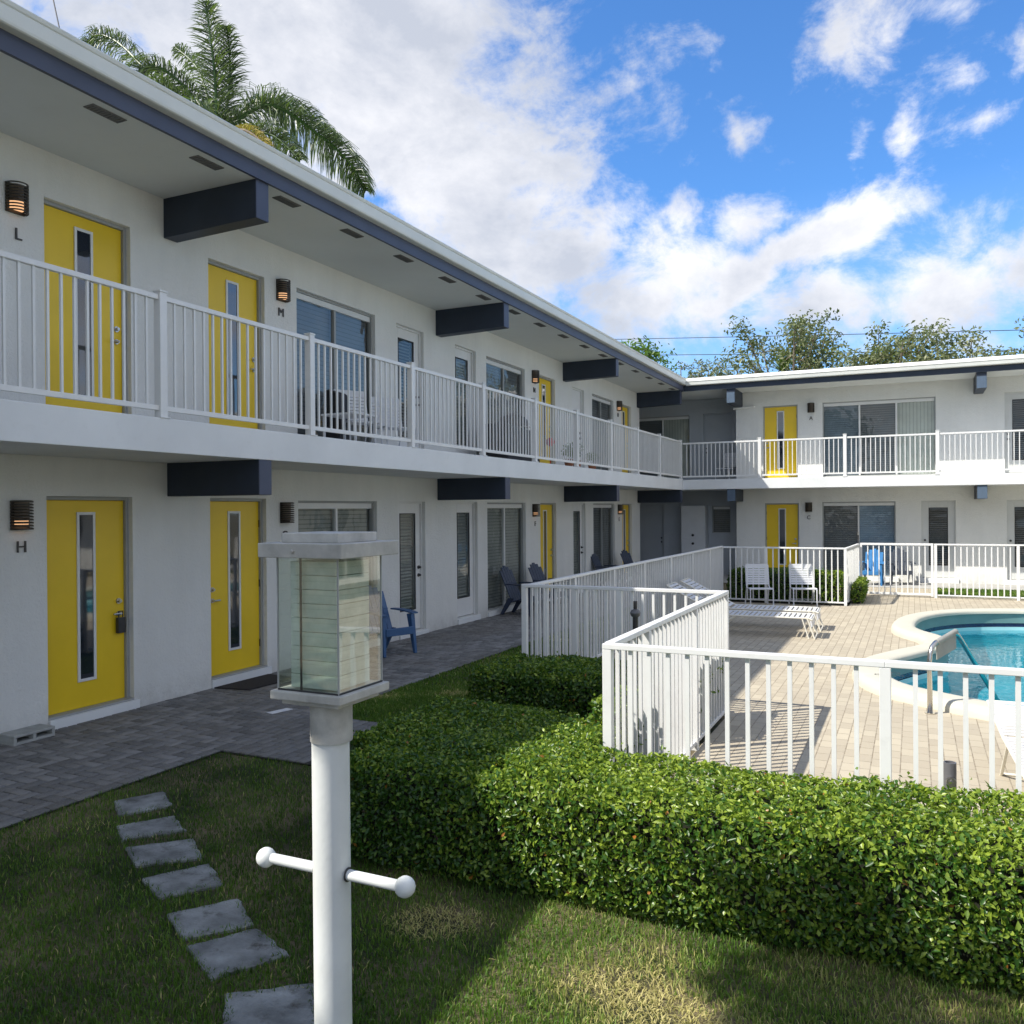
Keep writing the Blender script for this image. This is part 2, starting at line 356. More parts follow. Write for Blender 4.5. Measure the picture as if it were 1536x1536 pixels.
# farther round the sky (behind the viewer) scattered clouds from noise alone, cover raised for fill light
away=rng(nt,mth(nt,'ADD',mth(nt,'MULTIPLY',sx.outputs[0],F_.x),mth(nt,'MULTIPLY',sx.outputs[1],F_.y)),.55,.2,0,.6)
D=mth(nt,'ADD',mth(nt,'ADD',tot,away),mth(nt,'MULTIPLY',mth(nt,'SUBTRACT',n1,.5),2.5))
al=rng(nt,D,.12,.86,0,1,True)
al=mth(nt,'MULTIPLY',al,.96)
br=mth(nt,'ADD',rng(nt,n2,.40,.70,0,1),rng(nt,D,.35,1.5,.25,-.25),clamp=True)
K=1/SKYS
cc=mix(nt,br,tuple(c*K for c in (.47,.50,.57)),tuple(c*K for c in (.88,.87,.88)))
hz=rng(nt,ev,.02,.34,.5,0)
fin=mix(nt,al,mix(nt,hz,skc,tuple(c*K for c in (.48,.64,.86))),cc)
bg=nd(nt,'ShaderNodeBackground',{'Color':fin,'Strength':SKYS}); wo=nt.nodes.new('ShaderNodeOutputWorld'); nt.links.new(bg.outputs[0],wo.inputs[0])
# ---------------------------------------------------------------- ground
def sheet(name,outer,holes,z,mat,kind='structure'):
    polys=[[Vector((x,y,0)) for x,y in outer]]+[[Vector((x,y,0)) for x,y in h] for h in holes]
    tris=tessellate_polygon(polys); vs=[(p.x,p.y,z) for pl in polys for p in pl]
    me=bpy.data.meshes.new(name); me.from_pydata(vs,[],[tuple(t) for t in tris])
    bm=bmesh.new(); bm.from_mesh(me); bmesh.ops.recalc_face_normals(bm,faces=bm.faces)
    if sum(f.normal.z for f in bm.faces)<0: bmesh.ops.reverse_faces(bm,faces=bm.faces)
    bm.to_mesh(me); bm.free(); me.materials.append(mat); o=bpy.data.objects.new(name,me); C.objects.link(o)
    if kind: o['kind']=kind
    return o
def catmull(P,n=8):
    out=[];k=len(P)
    for i in range(k):
        a,b,c,e=[Vector(P[(i+j-1)%k]) for j in range(4)]
        for t in range(n):
            t/=n; out.append(.5*((2*b)+(c-a)*t+(2*a-5*b+4*c-e)*t*t+(3*b-a-3*c+e)*t**3))
    return out
PO=[(-.36,15.6),(-.28,16.7),(.04,17.65),(.56,18.35),(1.26,18.8),(2.2,19.05),(3.4,18.9),(4.4,18.1),(4.9,16.6),(4.75,14.6),(4.5,12.6),(4.2,10.8),(3.3,9.5),(2.2,9.0),(1.5,9.02),(.92,9.25),(.29,9.66),(-.28,10.12),(-.56,10.6),(-.70,11.25),(-.62,12.1),(-.27,12.95),(.06,13.65),(.05,14.35),(-.22,14.95)]
OUT=catmull(PO,8)
def offs(P,d):
    k=len(P); r=[]
    for i in range(k):
        t=(P[(i+1)%k]-P[(i-1)%k]).normalized(); r.append(P[i]+Vector((t.y,-t.x))*d)
    return r
ar=sum(OUT[i].x*OUT[(i+1)%len(OUT)].y-OUT[(i+1)%len(OUT)].x*OUT[i].y for i in range(len(OUT)))
sg=1 if ar<0 else -1     # offset towards the inside of the pool
prof=[(0,-.02),(.004,.05),(.02,.085),(.05,.112),(.1,.122),(.3,.122),(.35,.115),(.375,.09),(.375,.05)]
def ringstrip(name,prof,mat,parent,smooth=True):
    mb=MB(); k=len(OUT); rings=[offs(OUT,sg*a) for a,z in prof]
    vs=[(p.x,p.y,prof[i][1]) for i,r_ in enumerate(rings) for p in r_]
    fs=[(i*k+j,i*k+(j+1)%k,(i+1)*k+(j+1)%k,(i+1)*k+j) for i in range(len(prof)-1) for j in range(k)]
    mb.add(vs,fs); o=mb.build(name,mat,parent,smooth=smooth,recalc=True); return o
pool=thing('swimming_pool','kidney shaped swimming pool with raised white coping and turquoise walls','pool',(1.8,14,0))
ringstrip('coping',prof,M['coping'],pool)
ringstrip('upper_wall',[(.345,.09),(.35,-.13)],M['poolwall'],pool)
ringstrip('tile_band',[(.338,-.13),(.338,-.34)],M['tile'],pool)
ringstrip('basin',[(.35,-.2),(.36,-.9),(.7,-1.25)],M['pooldeep'],pool)
inn=offs(OUT,sg*.7)
fl=sheet('pool_floor',[(p.x,p.y) for p in inn],[],-1.25,M['pooldeep'],None); setparent(fl,pool,False)
wt=sheet('water',[(p.x,p.y) for p in offs(OUT,sg*.338)],[],-.265,M['water'])
hole=[(p.x,p.y) for p in offs(OUT,sg*.12)]
BIG=900
sheet('lawn',[(-BIG,-BIG),(BIG,-BIG),(BIG,BIG),(-BIG,BIG)],[hole],0,M['lawn'])
sheet('pool_deck',[(-1.7,5.0),(9,5.0),(9,22),(.45,22),(.45,24.0),(-1.25,24),(-1.25,19.2),(-3.9,19.2),(-3.9,8.65),(-1.7,8.65)],[hole],.004,M['deck'])
sheet('concrete_walkway',[(-7.4,24.02),(9,24.02),(9,26.0),(-4.8,26.0),(-4.8,27.0),(-9.5,27.0),(-9.5,24.8),(-7.4,24.8)],[],.006,M['concrete'])
# herringbone walkway, real pavers
def pavers(rects,z,name,x0,x1,y0,y1,rndseed,kind='structure'):
    V=[];rn=[]
    rg=random.Random(rndseed); g=.0048; bv=.006
    for (a,b,c,e) in rects:
        a=max(a,x0);b=min(b,x1);c=max(c,y0);e=min(e,y1)
        if b-a<.012 or e-c<.012: continue
        h=z+rg.uniform(-.002,.002); a+=g;b-=g;c+=g;e-=g
        V.append([(a,c,z-.02),(b,c,z-.02),(b,e,z-.02),(a,e,z-.02),(a,c,h-bv),(b,c,h-bv),(b,e,h-bv),(a,e,h-bv),(a+bv,c+bv,h),(b-bv,c+bv,h),(b-bv,e-bv,h),(a+bv,e-bv,h)]); rn.append(rg.random())
    return V,rn
PF=[(0,1,5,4),(1,2,6,5),(2,3,7,6),(3,0,4,7),(4,5,9,8),(5,6,10,9),(6,7,11,10),(7,4,8,11),(8,9,10,11)]
L_,Wd=.2,.1; rects=[]
for i in range(-120,400):
    for j in range(-60,60):
        # 90 degree herringbone: unit steps along the diagonal
        ox=-9+ i*Wd ; oy=-4+ i*Wd + j*2*L_
        rects.append((ox,ox+L_,oy,oy+Wd)); rects.append((ox,ox+Wd,oy+Wd,oy+Wd+L_))
rects=[r_ for r_ in rects if r_[1]>-7.4 and r_[0]<-5.52 and r_[3]>1.0 and r_[2]<24.0]
V,rn=pavers(rects,.028,'w',-7.4,-5.52,1.0,24.0,3)
sold=[(-5.52,-5.42,1.0+k*.2,1.2+k*.2) for k in range(115)]
V2,r2=pavers(sold,.026,'s',-5.6,-5.42,1.0,24.0,4)
br_=[(-5.42+i*.1-.0,-5.32+i*.1,5.6+j*.2+(.1 if i%2 else 0)-.2,5.8+j*.2+(.1 if i%2 else 0)-.2) for i in range(9) for j in range(8)]
V3,r3=pavers(br_,.026,'b',-5.42,-3.95,5.6,6.95,5)
o=npmesh('walkway',np.array(V+V2),12,M['walk'],rnd=np.array(rn+r2),faces=PF); o['kind']='structure'
o=npmesh('side_path',np.array(V3),12,M['walk'],rnd=np.array(r3)*.5,faces=PF); o['kind']='structure'
sheet('walkway_bed',[(-7.4,1.0),(-5.41,1.0),(-5.41,5.59),(-3.94,5.59),(-3.94,6.96),(-5.41,6.96),(-5.41,24.0),(-7.4,24.0)],[],.0145,M['joint'])
sheet('flower_bed',[(-3.9,19.22),(-1.27,19.22),(-1.27,20.4),(-3.9,20.4)],[],.01,M['joint'])
# ---------------------------------------------------------------- foliage helpers
def unit(a): return a/np.maximum(np.linalg.norm(a,axis=-1,keepdims=True),1e-9)
def leaves(P,Nn,L,Wl,spread=.8,rg=RNG):
    """leaf = 2 folded quads-> 2 tris ; P centres, Nn mean normals"""
    n=len(P); nr=unit(Nn+rg.normal(0,spread,(n,3))*.6); t=unit(np.cross(nr,rg.normal(0,1,(n,3)))); b=np.cross(nr,t)
    l=(L*rg.uniform(.5,1.4,n))[:,None]; w=(Wl*rg.uniform(.75,1.2,n))[:,None]
    base=P-t*l/2; tip=P+t*l/2-nr*l*.08; m1=P-t*l*.05+b*w/2+nr*l*.12; m2=P-t*l*.05-b*w/2+nr*l*.12
    return np.stack([base,m1,tip,m2],1)
LF=[(0,1,2),(0,2,3)]
# ---------------------------------------------------------------- buildings
PL=lambda s,z,d:(-7.4-d,s,z)         # left wing facade, faces +X
PR=lambda s,z,d:(s,26.0+d,z)         # right wing facade, faces -Y
PC=lambda s,z,d:(s,27.0+d,z)         # recess wall in the corner
def wall(mb,P,s0,s1,z0,z1,ops,dep=.14):
    ss=sorted({s0,s1,*[o[0] for o in ops],*[o[1] for o in ops]}); zs=sorted({z0,z1,*[o[2] for o in ops],*[o[3] for o in ops]})
    for i in range(len(ss)-1):
        for j in range(len(zs)-1):
            cs=(ss[i]+ss[i+1])/2; cz=(zs[j]+zs[j+1])/2
            if any(o[0]<cs<o[1] and o[2]<cz<o[3] for o in ops): continue
            mb.quad(P(ss[i],zs[j],0),P(ss[i+1],zs[j],0),P(ss[i+1],zs[j+1],0),P(ss[i],zs[j+1],0))
    for a,b,c,e in [o[:4] for o in ops]:
        mb.quad(P(a,c,0),P(a,e,0),P(a,e,dep),P(a,c,dep)); mb.quad(P(b,c,0),P(b,c,dep),P(b,e,dep),P(b,e,0))
        mb.quad(P(a,e,0),P(b,e,0),P(b,e,dep),P(a,e,dep)); mb.quad(P(a,c,0),P(a,c,dep),P(b,c,dep),P(b,c,0))
def yellow_door(P,s0,s1,z0,z1,side,B,lockbox=False,lab=None):
    f=.035; a,b=s0+f,s1-f; zt=z1-f
    m=MB(); m.pbox(P,a+.003,b-.003,z0+.012,zt-.003,.092,.132); door=m.build('door',M['yellow'],B,bevel=.003)
    if lab: door['label']=lab
    m=MB(); m.pbox(P,s0,a,z0,z1,.06,.135); m.pbox(P,b,s1,z0,z1,.06,.135); m.pbox(P,a,b,zt,z1,.06,.135); m.build('door_frame',M['greyframe'],door,bevel=.003)
    m=MB(); m.pbox(P,s0,s1,z0-.012,z0+.01,-.004,.13); m.build('threshold',M['greyframe'],door)
    c=(a+b)/2; g0,g1=z0+.27,zt-.12; t=.028;h=.105
    m=MB(); m.pbox(P,c-h,c-h+t,g0,g1,.078,.096); m.pbox(P,c+h-t,c+h,g0,g1,.078,.096); m.pbox(P,c-h+t,c+h-t,g0,g0+t,.078,.096); m.pbox(P,c-h+t,c+h-t,g1-t,g1,.078,.096)
    m.build('glass_trim',M['white'],door,bevel=.002)
    m=MB(); m.pbox(P,c-h+t,c+h-t,g0+t,g1-t,.086,.095); m.build('glass_strip',M['doorglass'],door)
    k=(b-.075) if side>0 else (a+.075); sp=P(0,0,0); n=Vector(P(0,0,0))-Vector(P(0,0,1))
    for zz,r_,nm in ((z0+1.03,.03,'deadbolt'),(z0+.90,.026,'door_handle')):
        m=MB(); c0=Vector(P(k,zz,.094)); m.tube([c0,c0+n*.015],r_,14); m.tube([c0+n*.015,c0+n*.045],r_*.55,12)
        if nm=='door_handle':
            q=Vector(P(k-side*.09,zz,0))-Vector(P(k,zz,0)); m.tube([c0+n*.045,c0+n*.045+q],.010,8)
        m.build(nm,M['chrome'],door,smooth='auto')
    for zz in (z0+.25,z0+1.0,z0+1.75):
        hk=a if side>0 else b
        m=MB(); m.pbox(P,hk-.008,hk+.008,zz,zz+.09,.08,.094); m.build('hinge',M['dark'],door)
    if lockbox:
        m=MB(); m.pbox(P,k-.045,k+.045,z0+.70,z0+.86,.035,.078); m.pbox(P,k-.03,k-.018,z0+.86,z0+.93,.05,.062); m.pbox(P,k+.018,k+.03,z0+.86,z0+.93,.05,.062); m.pbox(P,k-.018,k+.018,z0+.918,z0+.93,.05,.062)
        lb=m.build('lock_box',M['dark'],None,bevel=.006); tag(lb,'grey key lock box hanging on the handle of the yellow door H','lock box')
def white_door(P,s0,s1,z0,z1,side,B,mat='white',glass=True,gl='blinds'):
    f=.03;a,b=s0+f,s1-f;zt=z1-f; c=(a+b)/2; h=.235; g0,g1=z0+.34,zt-.16
    m=MB()
    if glass:
        m.pbox(P,a,c-h,z0+.01,zt,.09,.13); m.pbox(P,c+h,b,z0+.01,zt,.09,.13); m.pbox(P,c-h,c+h,z0+.01,g0,.09,.13); m.pbox(P,c-h,c+h,g1,zt,.09,.13)
    else: m.pbox(P,a,b,z0+.01,zt,.09,.13)
    door=m.build('door',M[mat],B,bevel=.003)
    m=MB(); m.pbox(P,s0,a,z0,z1,.06,.135); m.pbox(P,b,s1,z0,z1,.06,.135); m.pbox(P,a,b,zt,z1,.06,.135); m.build('door_frame',M[mat if mat!='white' else 'white'],door,bevel=.003)
    if glass:
        m=MB(); m.pbox(P,c-h,c-h+.012,g0,g1,.082,.1); m.pbox(P,c+h-.012,c+h,g0,g1,.082,.1); m.pbox(P,c-h+.012,c+h-.012,g0,g0+.012,.082,.1); m.pbox(P,c-h+.012,c+h-.012,g1-.012,g1,.082,.1); m.build('glass_trim',M['dark'],door)
        m=MB(); m.quad(P(c-h+.012,g0+.012,.1),P(c+h-.012,g0+.012,.1),P(c+h-.012,g1-.012,.1),P(c-h+.012,g1-.012,.1)); m.build('pane',M['pane'],door,recalc=False)
        m=MB(); z=g0+.03
        while z<g1-.03:
            m.hexa([P(c-h+.02,z,.120),P(c+h-.02,z,.120),P(c+h-.02,z+.002,.120),P(c-h+.02,z+.002,.120),P(c-h+.02,z+.035,.150),P(c+h-.02,z+.035,.150),P(c+h-.02,z+.037,.150),P(c-h+.02,z+.037,.150)]); z+=.052
        m.build('blinds',M[gl+'s'] if gl+'s' in M else M[gl],door,recalc=False)
        m=MB(); m.quad(P(c-h,g0,.17),P(c+h,g0,.17),P(c+h,g1,.17),P(c-h,g1,.17)); m.build('curtain',M['darkvoid'] if gl=='blindsdark' else M['greyframe'],door,recalc=False)
    k=(b-.06) if side>0 else (a+.06); n=Vector(P(0,0,0))-Vector(P(0,0,1))
    for zz,nm in ((z0+1.03,'deadbolt'),(z0+.9,'door_handle')):
        m=MB(); c0=Vector(P(k,zz,.092)); m.tube([c0,c0+n*.02],.028,12); m.tube([c0+n*.02,c0+n*.05],.018,10); m.build(nm,M['dark'],door,smooth='auto')
def window(P,s0,s1,z0,z1,B,npan=2,bl='blinds',wave=True,header=.08):
    m=MB(); f=.03
    m.pbox(P,s0,s0+f,z0,z1,.055,.13); m.pbox(P,s1-f,s1,z0,z1,.055,.13); m.pbox(P,s0+f,s1-f,z1-f,z1,.055,.13); m.pbox(P,s0+f,s1-f,z0,z0+f,.055,.13)
    w=m.build('window',M['greyframe'],B,bevel=.002)
    m=MB(); m.pbox(P,s0+f,s1-f,z1-f-header,z1-f-.002,.075,.13); m.build('header',M['white'],w,bevel=.002)
    n=npan; wd=(s1-s0-2*f)/n
    for i in range(n):
        a=s0+f+i*wd;b=a+wd; zt=z1-f-header
        if i: 
            m=MB(); m.pbox(P,a-.022,a+.022,z0+f,zt,.062,.12); m.build('mullion',M['white'] if bl!='blindsdark' else M['greyframe'],w,bevel=.002)
        m=MB(); aa=a+(.022 if i else .0);bb=b-(.022 if i<n-1 else 0)
        m.quad(P(aa,z0+f,.09+.008*(i%2)),P(bb,z0+f,.09+.008*(i%2)),P(bb,zt,.09+.008*(i%2)),P(aa,zt,.09+.008*(i%2))); m.build('pane',M['pane'],w,recalc=False)
    bls=bl if isinstance(bl,(list,tuple)) else [bl]*n
    for i in range(n):
        a=s0+f+i*wd;b=a+wd
        m=MB(); m.quad(P(a+.004,z0+f,.15),P(b-.004,z0+f,.15),P(b-.004,z1-f-.01,.15),P(a+.004,z1-f-.01,.15)); m.build('blinds',M[bls[i]],w,recalc=False)
    return w
def letter(ch,P,s,z,B,size=.11,mat='letter',ext=.006,name='unit_letter'):
    cu=bpy.data.curves.new('t','FONT'); cu.body=ch; cu.size=size*1.38; cu.extrude=ext; cu.align_x='CENTER'
    ob=bpy.data.objects.new('t',cu); C.objects.link(ob); dg=bpy.context.evaluated_depsgraph_get(); me=bpy.data.meshes.new_from_object(ob.evaluated_get(dg))
    bpy.data.objects.remove(ob)
    for v in me.vertices:
        x,y,zz=v.co; v.co=P(s+x,z+y,-.012-zz)
    me.materials.clear(); me.materials.append(M[mat]); o=bpy.data.objects.new(name,me); C.objects.link(o); setparent(o,B,False); return o
def wall_lamp(P,s,z,label,lit=True):
    n=(Vector(P(0,0,0))-Vector(P(0,0,1))); t=Vector(P(1,0,0))-Vector(P(0,0,0)); c=Vector(P(s,z,0))
    th=thing('wall_lamp',label,'wall lamp',tuple(c),0,'louvred wall lamps beside the doors')
    m=MB(); m.pbox(P,s-.09,s+.09,z-.135,z+.135,-.016,0); m.build('back_plate',M['bronze'],th,bevel=.004)
    r=.085
    for k in range(10):
        zz=z-.125+k*.0275; mb=MB(); vs=[];fs=[]
        A=[math.pi*i/12 for i in range(13)]
        for a in A:
            for rr in (r,r+.014):
                for dz in (0,.013):
                    p=c+t*(rr*math.cos(a))+n*(.012+rr*1.25*math.sin(a)); p.z=zz+dz-(rr-r)*.5; vs.append(p)
        for i in range(12):
            b=i*4; fs+=[(b,b+4,b+5,b+1),(b+2,b+3,b+7,b+6),(b,b+2,b+6,b+4),(b+1,b+5,b+7,b+3)]
        fs+=[(0,1,3,2),(48,50,51,49)]
        mb.add(vs,fs); mb.build('louvre',M['bronze'],th)
    for z0,z1,mt,nm in ((z-.03,z+.12,'diff','diffuser'),(z-.105,z-.03,'glow' if lit else 'diff','bulb_glow')):
        mb=MB(); vs=[];k=13
        for a in [math.pi*i/12 for i in range(13)]:
            for zz in (z0,z1):
                p=c+t*(.06*math.cos(a))+n*(.014+.075*math.sin(a)); p.z=zz; vs.append(p)
        mb.add(vs,[(i*2,i*2+2,i*2+3,i*2+1) for i in range(12)]+[tuple(range(0,26,2)),tuple(range(1,27,2))]); mb.build(nm,M[mt],th,smooth='auto')
    return th
# ---- left wing
BL_=thing('apartment_building','left two storey white wing with yellow doors, navy beams and a long balcony','building',(-9,10,0))
up=[('Y',5.43,6.41,2.95,5.06,1),('Y',7.5,8.45,2.95,5.03,1),('W',9.07,10.9,2.95,5.05),('D',11.49,12.32,2.93,5.05,1),('D',13.4,14.2,2.93,5.04,-1),('W',14.63,16.42,2.95,5.03),('Y',17.17,18.1,2.93,5.03,1),('P',19.15,20.0,2.93,5.02,1),('W',20.58,22.3,2.95,5.02),('Y',23.02,23.88,2.93,5.02,1)]
lo=[('Y',5.43,6.41,.13,2.24,1),('Y',7.5,8.45,.13,2.24,-1),('W',9.07,10.91,.13,2.22),('D',11.5,12.33,.1,2.22,1),('D',13.42,14.22,.13,2.22,-1),('W',14.63,16.42,.13,2.22),('Y',17.2,18.12,.13,2.22,1),('D',19.2,20.05,.1,2.22,1),('W',20.62,22.33,.13,2.22),('Y',23.01,23.9,.13,2.22,1)]
m=MB(); wall(m,PL,-5,24.72,0,5.5,[x[1:5] for x in up+lo]); m.quad(PL(24.72,0,0),PL(24.72,0,.3),PL(24.72,5.5,.3),PL(24.72,5.5,0)); m.build('facade_wall',M['wall'],BL_,recalc=False)
m=MB(); m.box(-15,-7.62,-5,-4.8,0,5.45); m.box(-15,-14.8,-4.8,32,0,5.45); m.box(-14.8,-7.7,24.4,24.7,0,5.45); m.box(-14.8,-7.7,-4.8,24.4,2.6,2.8); m.box(-7.65,-7.63,-4.8,24.4,0,5.45); m.build('rear_wall',M['wall'],BL_)
ylab=[0]
for lst,u in ((up,1),(lo,0)):
    for x in lst:
        if x[0]=='Y': yellow_door(PL,x[1],x[2],x[3],x[4],x[5],BL_,lockbox=(u==0 and x[1]<6))
        elif x[0]=='D': white_door(PL,x[1],x[2],x[3],x[4],x[5],BL_,gl='blindsdark' if u and x[1]<13 else 'blinds')
        elif x[0]=='P': white_door(PL,x[1],x[2],x[3],x[4],x[5],BL_,glass=False)
        else: window(PL,x[1],x[2],x[3],x[4],BL_,2,'blindsdark' if (u or x[1]>20) else 'blinds')
for x in lo:
    m=MB(); m.box(-7.4,-7.368,x[1]-.0,x[2]+.05,.0,x[3]-.014); m.build('door_step' if x[0]!='W' else 'window_sill',M['slab'],BL_,bevel=.004)
# balcony slab, soffit, beams, fascia, gutter, roof
m=MB(); m.box(-7.397,-6.1,-5,24.7,2.615,2.925); m.build('balcony_slab',M['slab'],BL_,bevel=.006)
m=MB(); m.box(-7.7,-6.1,-5,24.8,5.5,5.56); m.build('soffit',M['soffit'],BL_)
m=MB(); m.box(-6.1,-6.065,-5,24.7,5.495,5.655); m.build('fascia',M['fascia'],BL_)
for y in (.98,6.85,12.72,18.58,24.46):
    m=MB(); m.hexa([(-7.4,y,5.07),(-6.105,y,5.10),(-6.105,y+.19,5.10),(-7.4,y+.19,5.07),(-7.4,y,5.5),(-6.105,y,5.5),(-6.105,y+.19,5.5),(-7.4,y+.19,5.5)]); bm_=m.build('beam',M['navy'],BL_,bevel=.006)
    m=MB(); m.box(-6.106,-6.098,y+.003,y+.187,5.103,5.494); m.build('beam_end',M['fascia'],bm_)  # end in the paler fascia colour, standing in for extra sky light
    m=MB(); m.box(-7.4,-6.11,y+.02,y+.21,2.25,2.615); bm_=m.build('beam',M['navy'],BL_,bevel=.006)
    m=MB(); m.box(-6.112,-6.104,y+.023,y+.207,2.253,2.612); m.build('beam_end',M['fascia'],bm_)
def vent(x0,x1,y0,y1,B):
    m=MB(); m.box(x0,x1,y0,y1,5.492,5.5)
    n=10
    for i in range(n):
        if x1-x0<y1-y0: yy=y0+.02+(y1-y0-.04)*i/(n-1); m.box(x0+.012,x1-.012,yy,yy+.008,5.486,5.4925)
    m.build('soffit_vent',M['vent'],B)
for y in (3.82,5.0,6.16,7.34,8.55,9.73,10.93,12.11,13.25,14.40,15.57,16.77,17.95,19.15,20.4,21.6,22.8,23.95): vent(-6.31,-6.19,y,y+.34,BL_)
def extr(prof,P3,a0,a1,name,mat,B):
    m=MB(); k=len(prof); vs=[P3(q,a) for a in (a0,a1) for q in prof]
    m.add(vs,[(i,(i+1)%k,k+(i+1)%k,k+i) for i in range(k)]+[tuple(range(k))[::-1],tuple(range(k,2*k))]); return m.build(name,mat,B)
gp=[(.0,0),(.085,.004),(.098,.012),(.104,.03),(.112,.125),(.106,.132),(.118,.142),(.128,.168),(.120,.178),(.0,.19)]
extr(gp,lambda q,a:(-6.065+q[0]*.9,a,5.65+q[1]*1.0),-5.2,24.62,'gutter',M['gutter'],BL_)
m=MB(); m.hexa([(-6.0,-5.2,5.8),(-6.0,33,5.8),(-11,33,6.6),(-11,-5.2,6.6),(-6.0,-5.2,5.835),(-6.0,33,5.835),(-11,33,6.65),(-11,-5.2,6.65)])
m.hexa([(-11,-5.2,6.6),(-11,33,6.6),(-16,33,5.8),(-16,-5.2,5.8),(-11,-5.2,6.652),(-11,33,6.652),(-16,33,5.85),(-16,-5.2,5.85)]); m.build('roof',M['roofwhite'],BL_)
for ch,y,z in (('L',5.165,4.575),('M',8.75,4.60),('N',16.90,4.60),('O',22.66,4.62)): letter(ch,PL,y,z,BL_)
for ch,y,z in (('H',5.17,1.72),('G',8.79,1.72),('F',16.90,1.72),('E',22.7,1.74)): letter(ch,PL,y,z,BL_)
wall_lamp(PL,5.14,4.94,'lit louvred lamp above the letter L left of the upper yellow door')
wall_lamp(PL,8.76,4.93,'lit louvred lamp above the letter M on the upper floor')
wall_lamp(PL,16.88,4.93,'lit lamp beside the third yellow door along the left balcony')
wall_lamp(PL,22.66,4.92,'lamp beside the farthest yellow door of the left balcony')
wall_lamp(PL,5.16,2.06,'lit louvred lamp above the letter H beside the ground floor yellow door')
wall_lamp(PL,8.80,2.06,'unlit louvred lamp above the letter G behind the lantern post',False)
wall_lamp(PL,16.86,2.06,'small lit lamp above the letter F on the ground floor')
wall_lamp(PL,22.7,2.06,'lamp beside the farthest ground floor yellow door of the left wing')
# ---- right wing
BR=thing('apartment_building','rear two storey wing across the pool with white roof edge and sunlit balcony','building',(2,28,0))
upr=[('Y',-4.02,-3.04,2.95,5.07),('W',-2.36,.55,2.95,5.08),('D',2.18,3.02,2.95,5.08),('Y',4.6,5.5,2.95,5.07)]
lor=[('Y',-3.98,-3.02,.13,2.21),('W',-2.38,-.46,.13,2.23),('D',.18,1.02,.13,2.24),('D',2.22,3.06,.13,2.24),('W',4.0,5.8,.13,2.23)]
m=MB(); wall(m,PR,-4.8,9,0,5.5,[x[1:5] for x in upr+lor]); m.quad((-4.8,26,0),(-4.8,27.0,0),(-4.8,27.0,5.5),(-4.8,26,5.5)); m.build('facade_wall',M['wall'],BR,recalc=False)
m=MB(); m.box(-4.78,9,26.24,26.3,0,5.45); m.box(-14.5,9,33,33.2,0,5.45); m.box(8.8,9,26.3,33,0,5.45); m.build('rear_wall',M['wall'],BR)
for lst,u in ((upr,1),(lor,0)):
    for x in lst:
        if x[0]=='Y': yellow_door(PR,x[1],x[2],x[3],x[4],-1 if u else 1,BR)
        elif x[0]=='D': white_door(PR,x[1],x[2],x[3],x[4],-1,BR,mat='doorgrey',gl='blindsdark')
        elif u: window(PR,x[1],x[2],x[3],x[4],BR,3,['midblinds','blindsdark','vblinds'])
        else: window(PR,x[1],x[2],x[3],x[4],BR,2,['blindsdark','skyreflblinds'])
for x in lor:
    m=MB(); m.box(x[1]-.07,x[2]+.07,25.93,26.0,.0,.118); m.build('door_step' if x[0]!='W' else 'window_sill',M['slab'],BR,bevel=.004)
for ch,x,z in (('A',-2.67,4.60),('C',-2.75,1.74)): letter(ch,PR,x,z,BR)
wall_lamp(PR,-2.67,4.95,'lamp above the letter A on the rear wing balcony',False)
wall_lamp(PR,-2.75,2.09,'lamp above the letter C on the rear wing ground floor',False)
m=MB(); m.box(-6.098,9,24.7,25.997,2.622,2.905); m.box(-9,-4.803,25.999,27.0,2.622,2.903); m.build('balcony_slab',M['slab'],BR,bevel=.006)
m=MB(); m.box(-9,9,24.86,27.2,5.502,5.56); m.build('soffit',M['soffit'],BR)
m=MB(); m.box(-6.06,9,24.7,24.735,5.483,5.64); m.box(-9,-6.10,24.72,24.76,5.483,5.62); m.build('fascia',M['navy'],BR)
for x in (-4.83,1.46,7.7):
    m=MB(); m.box(x,x+.23,24.745,25.998,5.08,5.5); bm_=m.build('beam',M['navy'],BR,bevel=.006)
    m=MB(); m.box(x+.004,x+.226,24.737,24.746,5.084,5.38); m.build('beam_end',M['sunlitnavy'],bm_)
    m=MB(); m.box(x,x+.23,24.745,25.998,2.27,2.62); bm_=m.build('beam',M['navy'],BR,bevel=.006)
    m=MB(); m.box(x+.004,x+.226,24.737,24.746,2.274,2.61); m.build('beam_end',M['sunlitnavy'],bm_)
extr(gp,lambda q,a:(a,24.70-q[0]*.9,5.63+q[1]*.72),-5.97,9.2,'gutter',M['gutter'],BR)
m=MB(); m.hexa([(-5.97,24.66,5.76),(9.2,24.66,5.76),(9.2,29.6,6.56),(-11,29.6,6.56),(-5.97,24.66,5.795),(9.2,24.66,5.795),(9.2,29.6,6.60),(-11,29.6,6.60)])
m.hexa([(-11,29.6,6.56),(9.2,29.6,6.56),(9.2,34.5,5.76),(-11,34.5,5.76),(-11,29.6,6.602),(9.2,29.6,6.602),(9.2,34.5,5.8),(-11,34.5,5.8)]); m.build('roof',M['roofwhite'],BR)
